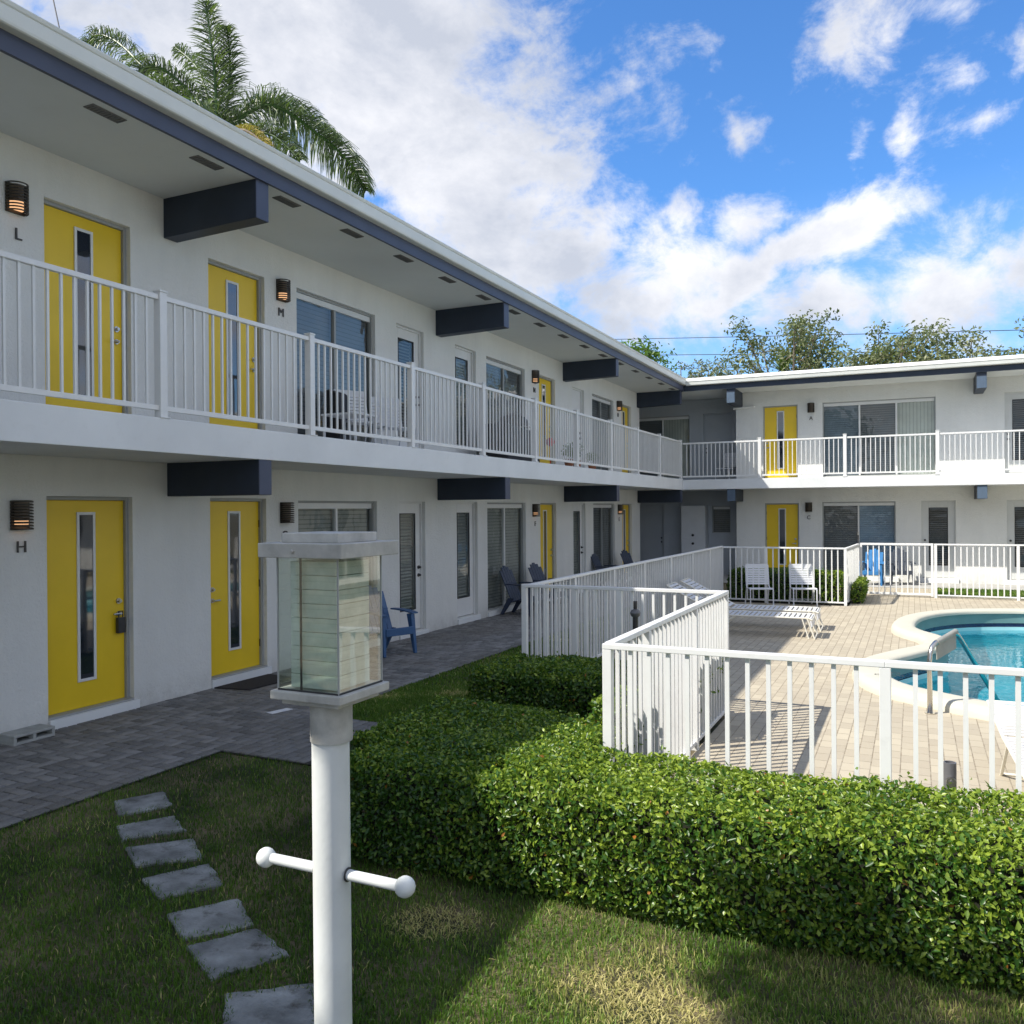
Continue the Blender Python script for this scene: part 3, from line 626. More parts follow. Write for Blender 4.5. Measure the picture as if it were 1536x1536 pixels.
# recess in the corner
m=MB(); opsC=[(-8.2,-6.44,3.05,5.04),(-6.0,-5.1,2.93,5.05),(-8.3,-7.3,.1,2.2),(-5.74,-5.17,1.3,2.15)]
wall(m,PC,-9.5,-4.8,0,5.5,opsC); m.build('recess_wall',M['recesswall'],BR,recalc=False)
m=MB(); m.box(-9.5,-4.78,27.2,27.25,0,5.5); m.build('recess_backing',M['darkvoid'],BR)
window(PC,-8.2,-6.44,3.05,5.04,BR,2,['blindsdark','vblinds'])
white_door(PC,-6.0,-5.1,2.93,5.05,-1,BR,mat='greydoor',glass=False); white_door(PC,-8.3,-7.3,.1,2.2,1,BR,mat='greydoor',glass=False)
window(PC,-5.74,-5.17,1.3,2.15,BR,1,'blindsdark')
m=MB(); m.box(-6.62,-5.86,26.55,27.0,.02,2.16); cab=m.build('storage_cabinet',M['cabinet'],None,bevel=.006); 
ct=thing('storage_cabinet','tall white locker with two stacked doors in the shaded corner recess','cabinet',(-6.24,26.77,0)); cab.name='cabinet_body'; setparent(cab,ct,False)
for z0,z1,kz in ((.06,1.10,.98),(1.12,2.13,1.24)):
    m=MB(); m.box(-6.60,-5.88,26.53,26.548,z0,z1); dr=m.build('cabinet_door',M['cabinet'],ct,bevel=.004)
    m=MB(); m.tube([(-6.24,26.53,kz),(-6.24,26.49,kz)],.04,12); m.build('door_handle',M['dark'],dr)
m=MB(); m.tube([(-4.86,25.93,5.045),(-4.27,25.93,5.075)],.035,10); m.ball((-4.27,25.93,5.075),.045); o=m.build('wall_pipe',M['white'],None,smooth='auto'); tag(o,'short white pipe fixed at the wall corner left of yellow door A','pipe')

# ---- unseen opposite wing, added beyond the right edge to bounce warm fill light
BO=thing('apartment_building','unseen white two storey wing added across the pool for fill light','building',(13,10,0))
PO_=lambda s,z,d:(11.5+d,s,z)
oo=[(y,y+1.75,2.95,5.03) for y in (1,7,13,19)]+[(y,y+1.75,.13,2.22) for y in (1,7,13,19)]+[(y,y+.95,2.93,5.03) for y in (4,10,16)]+[(y,y+.95,.13,2.22) for y in (4,10,16)]
m=MB(); wall(m,PO_,-6,24,0,5.5,oo); m.build('facade_wall',M['wall'],BO,recalc=False)
m=MB(); m.box(11.65,17,-6,24,0,5.5); m.build('rear_wall',M['darkvoid'],BO)
for a,b,c,e in oo:
    if b-a>1.5: window(PO_,a,b,c,e,BO,2,'blindsdark')
    else: yellow_door(PO_,a,b,c,e,1,BO)
m=MB(); m.box(10.2,11.497,-6,24,2.615,2.925); m.build('balcony_slab',M['slab'],BO)
m=MB(); m.box(10.1,17.5,-6.2,24.2,5.5,5.8); m.build('roof',M['roofwhite'],BO)
# ---------------------------------------------------------------- railings
def run(th,p,q,z0,z1,nb=None,sp=.117,bw=.02,mat='railing',railw=.045,railh=.045,budget=None,capw=None,zbot=.0,nm='picket'):
    """one bay between p and q: rails + pickets; pickets individually while the budget lasts"""
    p=Vector((*p,0));q=Vector((*q,0)); L=(q-p).length; d=(q-p)/L
    m=MB(); m.bar(p+Vector((0,0,z1-railh/2)),q+Vector((0,0,z1-railh/2)),capw or railw,railh); tr=m.build('top_rail',M[mat],th,bevel=.004)
    m=MB(); m.bar(p+Vector((0,0,z0+railh/2)),q+Vector((0,0,z0+railh/2)),railw*.8,railh); m.build('bottom_rail',M[mat],th,bevel=.003)
    n=max(1,int(round(L/sp))-1); rest=MB()
    for i in range(n):
        c=p+d*(L*(i+1)/(n+1)); c=Vector((c.x,c.y,0))
        a=c+Vector((0,0,z0+railh)); b=c+Vector((0,0,z1-railh))
        if budget is None or budget[0]>0:
            m=MB(); m.bar(a,b,bw,bw,up=d)
            m.build(nm,M[mat],th)
            if budget is not None: budget[0]-=1
        else: rest.bar(a,b,bw,bw,up=d); 
    return rest
def post(th,x,y,z0,z1,w=.08,mat='railing',flange=True,cap=True,nm='post'):
    m=MB(); m.box(x-w/2,x+w/2,y-w/2,y+w/2,z0,z1)
    if cap: m.box(x-w/2-.006,x+w/2+.006,y-w/2-.006,y+w/2+.006,z1,z1+.018)
    if flange: m.box(x-w/2-.018,x+w/2+.018,y-w/2-.018,y+w/2+.018,z0,z0+.012)
    m.build(nm,M[mat],th,bevel=.003)
rl=thing('balcony_railing','white picket railing along the shaded left wing balcony','railing',(-6.15,10,2.92))
ys=[3.54,5.65,7.76,9.9,12.01,14.06,16.15,18.29,20.35,22.37,24.66]
for y in ys: post(rl,-6.15,y,2.925,4.06)
bud=[96]; rest=MB()
for a,b in zip([1.5]+ys[:-1],ys):
    r_=run(rl,(-6.15,a+.04),(-6.15,b-.04),2.995,4.035,budget=bud,nm='baluster'); rest.v and None
    n=len(rest.v); rest.v+=r_.v; rest.f+=[tuple(i+n for i in f) for f in r_.f]
if rest.v: tag(rest.build('balusters',M['railing'],rl),kind='stuff')
rr=thing('balcony_railing','white picket railing on the sunlit rear wing balcony','railing',(0,24.75,2.92))
xs=[-3.92,-1.68,.56,2.8,5.04,7.28]
for x in xs: post(rr,x,24.75,2.905,4.04,w=.085)
for a,b in zip([-6.15]+xs[:-1],xs): run(rr,(a+.045,24.75),(b-.045,24.75),2.975,3.985,nm='baluster',sp=.1195)
# pool fence, one thing per straight run
FH=1.25
def fence(lbl,pts,ends,z1=FH,sp=.117,z0=.05,fp=True,w=.058,capw=.062):
    th=thing('pool_fence',lbl,'fence',(*pts[0],0),0,'white aluminium pool fence runs')
    P=[Vector(p) for p in pts]
    for i,p in enumerate(P):
        if (i==0 and not ends[0]) or (i==len(P)-1 and not ends[1]): continue
        post(th,p.x,p.y,.0,z1-.034,w,'fence',False,False)
    for i in range(len(P)-1):
        d=(P[i+1]-P[i]).normalized()*(w/2)
        a=P[i]+(d if 1 else 0); b=P[i+1]-d
        aa=P[i]+(-d*1.05 if i==0 and ends[0]==2 else d*0); 
        m=MB(); za=z1-.017+ .001*(i%2)
        s0=P[i]-(d if (i==0 and ends[0]) else d*0); s1=P[i+1]+(d if (i==len(P)-2 and ends[1]) else d*0)
        m.bar((s0.x,s0.y,za),(s1.x,s1.y,za),capw,.034); m.build('top_rail',M['fence'],th,bevel=.004)
        m=MB(); m.bar((a.x,a.y,z0+.016),(b.x,b.y,z0+.016),.03,.032); m.build('bottom_rail',M['fence'],th,bevel=.003)
        L=(b-a).length; n=max(1,int(round(L/sp))-1)
        for k in range(n):
            c=a+(b-a)*((k+1)/(n+1))
            m=MB(); m.bar((c.x,c.y,z0+.032),(c.x,c.y,z1-.034),.024,.024,up=tuple((*d.normalized(),0))); m.build('picket',M['fence'],th)
    return th
fence('sunlit pool fence run nearest the camera above the front hedge',[(-1.715,5.03),(-.145,5.03),(1.45,5.03),(3.05,5.03)],(2,1))
fence('bright pool fence run going away from the near corner post',[(-1.715,5.06+.003),(-1.715,5.87),(-1.715,7.32),(-1.715,8.66)],(0,1),z1=1.252)
fence('half shaded pool fence run behind the clipped dark hedge',[(-1.75,8.68),(-2.83,8.68),(-3.93,8.68)],(0,1),z1=1.248)
fence('long shaded pool fence run parallel to the left wing walkway',[(-3.93,8.72),(-3.93,10.2),(-3.93,11.77),(-3.93,13.3),(-3.92,14.9),(-3.91,16.5),(-3.9,18.0),(-3.88,19.22)],(0,1),z1=1.238)
fence('pool fence run behind the two white armless chairs',[(-3.85,19.25),(-2.93,19.25),(-1.31,19.25)],(0,1),z1=1.225,sp=.121)
fence('short pool fence return beside the gate and round bush',[(-1.30,19.29),(-1.24,20.4),(-1.19,21.55)],(0,1),z1=1.223)
gt=thing('pool_gate','white picket pool gate casting a shadow near the blue chairs','gate',(-.35,21.65,0))
post(gt,-1.13,21.65,.03,1.24,.05,'fence',False,False,'gate_stile'); post(gt,.37,21.65,.03,1.24,.05,'fence',False,False,'gate_stile')
run(gt,(-1.105,21.65),(.345,21.65),.05,1.24,mat='fence',railw=.05,railh=.05,bw=.024)
post(gt,-1.19,21.62,0,1.42,.035,'dark',False,False,'latch_post')
m=MB(); m.tube([(-1.19,21.60,1.42),(-1.19,21.60,1.50)],.022,10); m.build('latch_knob',M['chrome'],gt)
fence('rear pool fence run right of the gate beside the grass strip',[(.44,21.65),(2.06,21.65),(3.7,21.65),(5.3,21.65)],(1,1),z1=1.235,sp=.12)
# ---------------------------------------------------------------- lantern post
LX,LY=-1.628,2.145
lp=thing('lantern_post','white pipe post with square glass lantern and crossbar on the lawn','lamp post',(LX,LY,0))
m=MB(); m.tube([(LX,LY,0),(LX-.004,LY,1.40)],.0575,28); m.build('post_pipe',M['pipepaint'],lp,smooth='auto')
m=MB(); m.tube([(LX,LY,1.375),(LX,LY,1.50)],.0645,28); m.build('collar',M['oldcap'],lp,smooth='auto',bevel=.003)
m=MB(); m.tube([(LX-.255,LY,.969),(LX-.075,LY,.969),(LX+.255,LY,.967)],.0165,16); cb=m.build('crossbar',M['pipepaint'],lp,smooth='auto')
for s_ in (-1,1):
    m=MB(); m.ball((LX+s_*.262,LY,.968),.0315,22); m.build('ball_end',M['pipepaint'],cb,smooth=True)
    m=MB(); m.tube([(LX+s_*.057,LY,.969),(LX+s_*.0605,LY,.969)],.0215,18); m.build('hole_rim',M['dark'],cb)
m=MB(); m.box(LX-.105,LX+.105,LY-.105,LY+.105,1.498,1.515); m.box(LX-.129,LX+.129,LY-.129,LY+.129,1.515,1.542); m.build('base_plate',M['oldcap'],lp,bevel=.004)
m=MB(); m.box(LX-.153,LX+.153,LY-.150,LY+.150,1.942,1.985); m.box(LX-.105,LX+.105,LY-.1,LY+.1,1.985,2.014); m.tube([(LX-.02,LY-.150,1.962),(LX-.02,LY-.158,1.962)],.006,8); m.build('cap',M['oldcap'],lp,bevel=.005)
g=.111
for (a,b) in (((-g,-g),(g,-g)),((g,-g),(g,g)),((g,g),(-g,g)),((-g,g),(-g,-g))):
    m=MB(); m.quad((LX+a[0],LY+a[1],1.542),(LX+b[0],LY+b[1],1.542),(LX+b[0],LY+b[1],1.942),(LX+a[0],LY+a[1],1.942)); m.build('glass_pane',M['lanternglass'],lp,recalc=False)
for a,b in ((-g,-g),(g,-g),(g,g),(-g,g)):
    m=MB(); m.box(LX+a-.0022,LX+a+.0022,LY+b-.0022,LY+b+.0022,1.542,1.942); m.build('glass_edge',M['greyframe'],lp)
for q_ in ((LX-g,LX+g,LY-g-.003,LY-g+.001),(LX+g-.001,LX+g+.003,LY-g,LY+g)):
    m=MB(); m.box(*q_,1.542,1.547); m.build('glass_seal',M['dark'],lp)
def frosted():
    mt,nt=newmat('frosted_glass'); p=pos(nt); z=nd(nt,'ShaderNodeSeparateXYZ',{0:p}).outputs[2]
    fr=mth(nt,'FRACT',mth(nt,'DIVIDE',z,.0415)); ln=rng(nt,fr,0,.12,.45,1)
    tr=nd(nt,'ShaderNodeBsdfTransparent',{'Color':(.85,.93,.87)}); df=nd(nt,'ShaderNodeBsdfPrincipled',{'Base Color':mix(nt,ln,(.62,.70,.62),(.84,.90,.82)),'Roughness':.25})
    mx=nd(nt,'ShaderNodeMixShader',{0:rng(nt,noise(nt,p,16,4),.3,.7,.5,.7)}); nt.links.new(tr.outputs[0],mx.inputs[1]); nt.links.new(df.outputs[0],mx.inputs[2])
    o=nt.nodes.new('ShaderNodeOutputMaterial'); nt.links.new(mx.outputs[0],o.inputs[0]); return mt
M['frost']=frosted()
m=MB(); q=.084
for k in range(9):
    z=1.548+k*.0425; m.box(LX-q,LX+q,LY-q,LY+q,z,z+.040)
m.build('inner_glass_stack',M['frost'],lp)
m=MB(); m.tube([(LX-.035,LY-.098,1.543),(LX-.035,LY-.098,1.942)],.0035,8); m.build('inner_rod',M['dark'],lp)
# ---------------------------------------------------------------- chairs
def adirondack(mat,label,loc,rz,group='blue plastic deck chairs'):
    """faces local -Y ; seat 0.38 high, back 0.95 high"""
    t=thing('deck_chair',label,'chair',loc,rz,group)
    for s_ in (-1,1):
        m=MB(); m.hexa([(s_*.27-.022,-.31,0),(s_*.27+.022,-.31,0),(s_*.27+.022,-.26,0),(s_*.27-.022,-.26,0),(s_*.245-.035,-.27,.56),(s_*.245+.035,-.27,.56),(s_*.245+.035,-.16,.56),(s_*.245-.035,-.16,.56)]); m.build('leg',mat,t,True,bevel=.008)
        m=MB(); m.hexa([(s_*.22-.02,.36,0),(s_*.22+.02,.36,0),(s_*.22+.02,.43,0),(s_*.22-.02,.43,0),(s_*.22-.02,.12,.33),(s_*.22+.02,.12,.33),(s_*.22+.02,.25,.33),(s_*.22-.02,.25,.33)]); m.build('leg',mat,t,True,bevel=.008)
        m=MB(); pts=[(-.29,.565,.055),(-.1,.585,.06),(.12,.59,.05),(.26,.585,.04)]
        for (y0,z0,w0),(y1,z1,w1) in zip(pts[:-1],pts[1:]):
            m.hexa([(s_*.27-w0,y0,z0),(s_*.27+w0,y0,z0),(s_*.27+w1,y1,z1),(s_*.27-w1,y1,z1),(s_*.27-w0,y0,z0+.022),(s_*.27+w0,y0,z0+.022),(s_*.27+w1,y1,z1+.022),(s_*.27-w1,y1,z1+.022)])
        m.build('armrest',mat,t,True,bevel=.006)
    m=MB()
    for k in range(6):
        y=-.29+k*.088; z=.385-k*.022; m.hexa([(-.235,y,z-.02),(.235,y,z-.02),(.235,y+.078,z-.042),(-.235,y+.078,z-.042),(-.235,y,z+.005),(.235,y,z+.005),(.235,y+.078,z-.015),(-.235,y+.078,z-.015)])
    m.box(-.24,.24,-.305,-.285,.28,.385); m.build('seat',mat,t,True,bevel=.006)
    m=MB()
    for k in range(5):
        x=(k-2)*.088; top=.94-.03*abs(k-2)**1.6; fan=(k-2)*.003; b=(x-.036,.17,.24); 
        yt=.17+(top-.24)*.42
        m.hexa([(x-.041,.16,.26),(x+.041,.16,.26),(x+.041,.185,.26),(x-.041,.185,.26),(x+fan-.0425,yt,top),(x+fan+.0425,yt,top),(x+fan+.0425,yt+.022,top),(x+fan-.0425,yt+.022,top)])
    m.box(-.225,.225,.31,.33,.56,.61); m.build('backrest',mat,t,True,bevel=.006)
    return t
def blade(*a): pass
n1_=adirondack(M['blue'],'bright blue plastic chair beside the lantern on the paver walkway',(-6.86,10.37,.03),R(69))
adirondack(M['navychair'],'dark blue chair leaning back in front of the tall ground floor window',(-6.88,15.2,.03),R(85))
adirondack(M['navychair'],'dark blue fan backed chair between the tall window and door F',(-6.72,16.2,.03),R(78))
adirondack(M['navychair'],'dark slim chair seen edge on before the farthest ground floor window',(-6.95,20.6,.03),R(88))
adirondack(M['navychair'],'dark blue chair standing beside the farthest yellow ground floor door',(-6.66,22.1,.03),R(74))
bc=adirondack(M['brightblue'],'bright blue chair seen through the gate by the rear wing',(-1.02,24.75,.006),R(-6))
adirondack(M['charcoal'],'charcoal chair right of the bright blue one by the window',(-.32,25.1,.006),R(8))
def sling_chair(label,loc,rz,group='white armless strap chairs'):
    t=thing('strap_chair',label,'chair',loc,rz,group); h=.235
    for s_ in (-1,1):
        m=MB(); x=s_*h
        m.tube([(x,-.26,0),(x,-.25,.34),(x,-.21,.375),(x,.12,.36),(x,.2,.40),(x,.3,.84)],.013,8)
        m.tube([(x,-.2,.365),(x,.2,.36),(x,.33,.015)],.012,8); m.build('side_frame',M['sling'],t,True,smooth='auto')
        for yy in (-.26,.33):
            m=MB(); m.tube([(x,yy,0),(x,yy+(.003),.06)],.016,8); m.build('leg',M['sling'],t,True)
    for a_,b_,r_ in (((-h,-.235,.365),(h,-.235,.365),.013),((-h,.3,.84),(h,.3,.84),.013),((-h,.33,.1),(h,.33,.1),.010)):
        m=MB(); m.tube([a_,b_],r_,8); m.build('cross_tube',M['sling'],t,True,smooth='auto')
    m=MB()
    for k in range(7): y=-.2+k*.052; m.box(-h,h,y,y+.044,.372-k*.002,.376-k*.002)
    m.build('seat',M['sling'],t,True)
    m=MB()
    for k in range(8):
        z0=.43+k*.048; y0=.205+(z0-.4)*.227; m.hexa([(-h,y0-.017,z0),(h,y0-.017,z0),(h,y0-.013,z0),(-h,y0-.013,z0),(-h,y0-.007,z0+.04),(h,y0-.007,z0+.04),(h,y0-.003,z0+.04),(-h,y0-.003,z0+.04)])
    m.hexa([(-h,.282,.80),(h,.282,.80),(h,.30,.80),(-h,.30,.80),(-h,.29,.86),(h,.29,.86),(h,.315,.86),(-h,.315,.86)]); m.build('backrest',M['sling'],t,True)
    return t
sling_chair('white strap chair left of its twin in front of the rear pool fence',(-2.98,18.68,.006),R(20))
sling_chair('white strap chair right of its twin partly in sunlight by the hedge',(-2.13,18.98,.006),R(16))
sling_chair('white strap chair behind the balcony railing under window M, nearer one',(-6.98,9.85,2.925),R(60),'white balcony chairs')
sling_chair('white strap chair on the left balcony between window M and the next door',(-6.98,10.75,2.925),R(60),'white balcony chairs')
sling_chair('white chair in the shaded upper corner recess',(-5.15,26.35,2.91),R(-20),'white balcony chairs')
def chaise(label,loc,rz,ang=28,group='white strap sun loungers',mat='sling',fr='cream'):
    """feet towards +X, length 1.9"""
    t=thing('sun_lounger',label,'sun lounger',loc,rz,group); h=.31; a=R(ang)
    for s_ in (-1,1):
        m=MB(); y=s_*h; m.tube([(.95,y,.30),(.9,y,.325),(-.5,y,.325)],.014,8); m.tube([(-.5,y,.325),(-.5-.97*math.cos(a),y,.325+.97*math.sin(a))],.014,8); m.build('side_rail',M[fr],t,True,smooth='auto')
        m=MB(); m.tube([(.88,y,.32),(.99,y,.0)],.013,8); m.build('leg',M[fr],t,True)
        m=MB(); m.tube([(.80,y,.32),(.90,y,.0)],.011,8); m.build('leg',M[fr],t,True)
        m=MB(); m.tube([(-.25,y,.32),(-.62,y,.0)],.013,8); m.build('leg',M[fr],t,True)
    for a_,b_,r_ in (((.95,-h,.30),(.95,h,.30),.013),((.99,-h,.01),(.99,h,.01),.011),((-.62,-h,.01),(-.62,h,.01),.011),((-.5-.97*math.cos(a),-h,.325+.97*math.sin(a)),(-.5-.97*math.cos(a),h,.325+.97*math.sin(a)),.013)):
        m=MB(); m.tube([a_,b_],r_,8); m.build('cross_tube',M[fr],t,True)
    m=MB(); x=-.48
    while x<.88: m.box(x,x+.052,-h,h,.330,.334); x+=.078
    m.hexa([(.935,-h,.19),(.955,-h,.19),(.955,h,.19),(.935,h,.19),(.915,-h,.325),(.935,-h,.325),(.935,h,.325),(.915,h,.325)]); m.build('seat_straps',M[mat],t,True)
    m=MB(); u=.03
    while u<.9:
        p0=(-.5-u*math.cos(a),.330+u*math.sin(a)); p1=(-.5-(u+.052)*math.cos(a),.330+(u+.052)*math.sin(a)); n=(math.sin(a)*.004,math.cos(a)*.004)
        m.hexa([(p0[0],-h,p0[1]),(p0[0],h,p0[1]),(p1[0],h,p1[1]),(p1[0],-h,p1[1]),(p0[0]+n[0],-h,p0[1]+n[1]),(p0[0]+n[0],h,p0[1]+n[1]),(p1[0]+n[0],h,p1[1]+n[1]),(p1[0]+n[0],-h,p1[1]+n[1])]); u+=.078
    m.build('back_straps',M[mat],t,True); return t
chaise('white strap lounger, nearer of the pair with its foot in the sun',(-2.42,14.45,.006),R(2))
chaise('white strap lounger, farther of the pair behind the near fence corner',(-2.42,15.40,.006),R(2))
chaise('white lounger cut by the right picture edge behind the front fence',(.93,6.95,.006),R(-88),ang=4)
# ---------------------------------------------------------------- small things
m=MB()
for x0,x1,y0,y1 in ((-7.36,-7.17,4.93,4.97),(-7.36,-7.17,5.11,5.14),(-7.36,-7.17,5.29,5.33),(-7.36,-7.33,4.97,5.11),(-7.36,-7.33,5.14,5.29)): pass
# a hollow block lying flat: holes show on the long side facing the path
y0,y1=4.93,5.33
m.box(-7.38,-7.17,y0,y1,.028,.052); m.box(-7.38,-7.17,y0,y1,.094,.118)
for a,b in ((y0,y0+.03),(y0+.185,y0+.215),(y1-.03,y1)): m.box(-7.379,-7.171,a,b,.052,.094)
m.box(-7.378,-7.36,y0+.03,y1-.03,.052,.094)
o=m.build('cinder_block',M['block'],None,bevel=.004); tag(o,'grey hollow cinder block lying against the wall under the letter H','block')
m=MB(); m.hexa([(-7.36,7.5,.03),(-6.90,7.58,.03),(-6.88,8.36,.03),(-7.34,8.40,.03),(-7.36,7.5,.042),(-6.90,7.58,.042),(-6.88,8.36,.042),(-7.34,8.40,.042)]); o=m.build('door_mat',M['mat'],None,bevel=.003); tag(o,'black door mat before yellow door G','door mat')
m=MB(); m.hexa([(-7.3,17.2,.03),(-6.85,17.2,.03),(-6.85,17.95,.03),(-7.3,17.95,.03),(-7.3,17.2,.042),(-6.85,17.2,.042),(-6.85,17.95,.042),(-7.3,17.95,.042)]); o=m.build('door_mat',M['mat'],None); tag(o,'dark door mat before yellow door F behind the fence corner','door mat')
m=MB(); m.hexa([(-5.97,6.80,.030),(-5.88,6.78,.030),(-5.82,7.02,.030),(-5.91,7.04,.030),(-5.97,6.80,.034),(-5.88,6.78,.036),(-5.82,7.02,.036),(-5.91,7.04,.034)]); o=m.build('paper_slip',M['paper'],None); tag(o,'small white slip of paper lying on the paver walkway','paper')
ST=[[(-5.19,4.31),(-5.03,4.62),(-4.74,4.42),(-4.92,4.12)],[(-4.76,3.97),(-4.56,4.27),(-4.29,4.11),(-4.53,3.82)],[(-4.41,3.74),(-4.13,4.02),(-3.85,3.82),(-4.13,3.57)],[(-3.95,3.46),(-3.75,3.78),(-3.47,3.60),(-3.67,3.33)],[(-3.49,3.21),(-3.27,3.50),(-3.00,3.31),(-3.21,3.05)],[(-3.14,3.0),(-2.96,3.29),(-2.64,3.15),(-2.83,2.85)],[(-2.68,2.78),(-2.39,3.01),(-2.10,2.72),(-2.42,2.48)]]
SL=['farthest stepping stone, beside the paver walkway','second stepping stone from the walkway, stained brown','third stepping stone from the walkway','middle stepping stone of the row on the lawn','fifth stepping stone from the walkway, darkest one','broad stepping stone nearly touching the darker one behind it','nearest stepping stone, cut by the picture edge behind the white post']
rg=random.Random(5)
for P4,lb in zip(ST,SL):
    k=8; pts=[]
    for i in range(4):
        a=Vector(P4[i]);b=Vector(P4[(i+1)%4])
        for t in range(k):
            q=a.lerp(b,t/k); pts.append((q.x+rg.uniform(-.008,.008),q.y+rg.uniform(-.008,.008)))
    n=len(pts); m=MB(); cx=sum(p[0] for p in pts)/n; cy=sum(p[1] for p in pts)/n
    m.add([(x,y,-.02) for x,y in pts]+[(x,y,.012) for x,y in pts]+[(cx+(x-cx)*.96,cy+(y-cy)*.96,.019) for x,y in pts],
        [(i,(i+1)%n,n+(i+1)%n,n+i) for i in range(n)]+[(n+i,n+(i+1)%n,2*n+(i+1)%n,2*n+i) for i in range(n)]+[tuple(range(2*n,3*n)),tuple(range(n))[::-1]])
    o=m.build('stepping_stone',M['steppingstone'],None); tag(o,lb,'stepping stone','stepping stones across the lawn')
st=thing('umbrella_sleeve','grey pipe sleeve with a round clamp knob standing on the pool deck','pipe',(.205,6.3,0))
m=MB(); m.lathe([(.031,0),(.031,.0),(.039,.0),(.039,.40),(.031,.40),(.031,.33)],(.205,6.3,.0),20); m.build('sleeve',M['pvc'],st,smooth='auto')
m=MB(); m.tube([(.21,6.26,.285),(.212,6.235,.285)],.03,16); m.tube([(.212,6.235,.285),(.213,6.215,.285)],.014,12); m.build('clamp_knob',M['chrome'],st,smooth='auto')
gl_=thing('garden_light','small round garden light on a black stake behind the near fence','garden light',(-2.57,8.4,0))
m=MB(); m.tube([(-2.57,8.4,0),(-2.57,8.4,.98)],.028,12); m.tube([(-2.57,8.4,1.06),(-2.57,8.4,1.14)],.02,10); m.build('stake',M['dark'],gl_,smooth='auto')
m=MB(); m.lathe([(.02,-.02),(.045,0),(.055,.03),(.04,.06),(.01,.07)],(-2.57,8.4,.99),16); m.build('light_head',M['pvc'],gl_,smooth='auto')
# pool handrail
hr=thing('pool_handrail','stainless steel handrail leading down into the pool','handrail',(.135,9.53,0))
dx=Vector((.50,.866,0)); o0=Vector((.135,9.53,0))
def hp(s_,z): p=o0+dx*s_; return (p.x,p.y,z)
m=MB(); m.tube([hp(0,0),hp(0,.53),hp(.012,.60),hp(.045,.665),hp(.10,.70),hp(.18,.715),hp(.42,.77),hp(.47,.775),hp(.53,.75),hp(.60,.69),hp(1.68,-.35)],.0245,16); m.build('rail_tube',M['steel'],hr,smooth=True)
m=MB(); m.tube([hp(0,0.002),hp(0,.015)],.05,16); m.build('foot_flange',M['steel'],hr)
m=MB(); a=Vector(hp(.13,.70));b=Vector(hp(.50,.778)); z=Vector((0,0,-.17)); n=dx.cross(Vector((0,0,1)))*.006
m.hexa([a+z-n,b+z-n,b+z+n,a+z+n,a-n,b-n,b+n,a+n]); pn=m.build('sign_panel',M['panelgrey'],hr,bevel=.003)
PH=lambda s_,z,d:tuple(o0+dx*s_+Vector((0,0,z))-Vector((dx.y,-dx.x,0))*(d))
m=MB(); m.tube([hp(.13,.705),hp(.50,.785)],.029,14); m.build('grip_sleeve',M['panelgrey'],hr,smooth='auto')
# depth marks on coping and wall
sp_=offs(OUT,sg*.338)
def decal(txt,P,s,z,size,name):
    o=letter(txt,P,s,z,pool,size=size,mat='dark',ext=.001,name=name); return o
tg=on_=None
bi=min(range(len(sp_)),key=lambda i:(sp_[i]-Vector((.52,17.9))).length); bt=(sp_[(bi+1)%len(sp_)]-sp_[bi-1]).normalized()
if bt.x<0: bt=-bt
bo=Vector((-bt.y,bt.x))
if bo.y<0: bo=-bo
decal('5 FT',lambda s,z,d:(sp_[bi].x+bt.x*s+bo.x*(d+.006),sp_[bi].y+bt.y*s+bo.y*(d+.006),z),0,-.06,.12,'depth_mark')
decal('NO',lambda s,z,d:(s,z,.124-d*.05),-.26,10.97,.10,'deck_mark'); decal('DIVING',lambda s,z,d:(s,z,.124-d*.05),-.27,10.82,.07,'deck_mark')
# balcony clutter
gr=thing('covered_grill','black covered barbecue grill on the balcony by the second window','grill',(-6.9,14.9,2.925))
m=MB(); m.hexa([(-7.25,13.95,2.93),(-6.62,13.95,2.93),(-6.62,15.45,2.93),(-7.25,15.45,2.93),(-7.2,14.0,3.66),(-6.68,14.0,3.66),(-6.68,15.35,3.60),(-7.2,15.35,3.60)]); m.build('cart_cover',M['rubber'],gr,bevel=.03)
m=MB(); m.lathe([(.30,.0),(.31,.08),(.24,.2),(.08,.27),(.01,.28)],(-6.94,14.85,3.64),20); m.build('lid',M['rubber'],gr,smooth='auto')
m=MB(); m.tube([(-6.66,14.6,3.62),(-6.60,14.6,3.64),(-6.60,15.1,3.64),(-6.66,15.1,3.62)],.012,8); m.build('side_handle',M['chrome'],gr,smooth='auto')
tb=thing('side_table','low white balcony table beside the strap chairs','table',(-6.75,9.35,2.925))
m=MB(); m.box(-7.0,-6.45,9.05,9.55,3.32,3.345); m.build('table_top',M['sling'],tb,bevel=.004)
for x in (-6.97,-6.48):
    for y in (9.08,9.52): m=MB(); m.box(x-.013,x+.013,y-.013,y+.013,2.926,3.32); m.build('leg',M['sling'],tb)
m=MB(); m.hexa([(-7.3,9.45,2.93),(-7.02,9.45,2.93),(-7.02,9.75,2.93),(-7.3,9.75,2.93),(-7.27,9.5,3.75),(-7.05,9.5,3.68),(-7.05,9.72,3.68),(-7.27,9.72,3.75)]); o=m.build('folded_cover',M['rubber'],None,bevel=.03); tag(o,'tall dark folded cover beside the nearer balcony chair','cover')
m=MB(); m.ball((-6.55,15.75,3.42),.09,18); m.tube([(-6.55,15.75,2.93),(-6.55,15.75,3.35)],.012,8); o=m.build('garden_ball',M['red'],None,smooth='auto'); tag(o,'red ball on a thin stand beside the black grill','ornament')
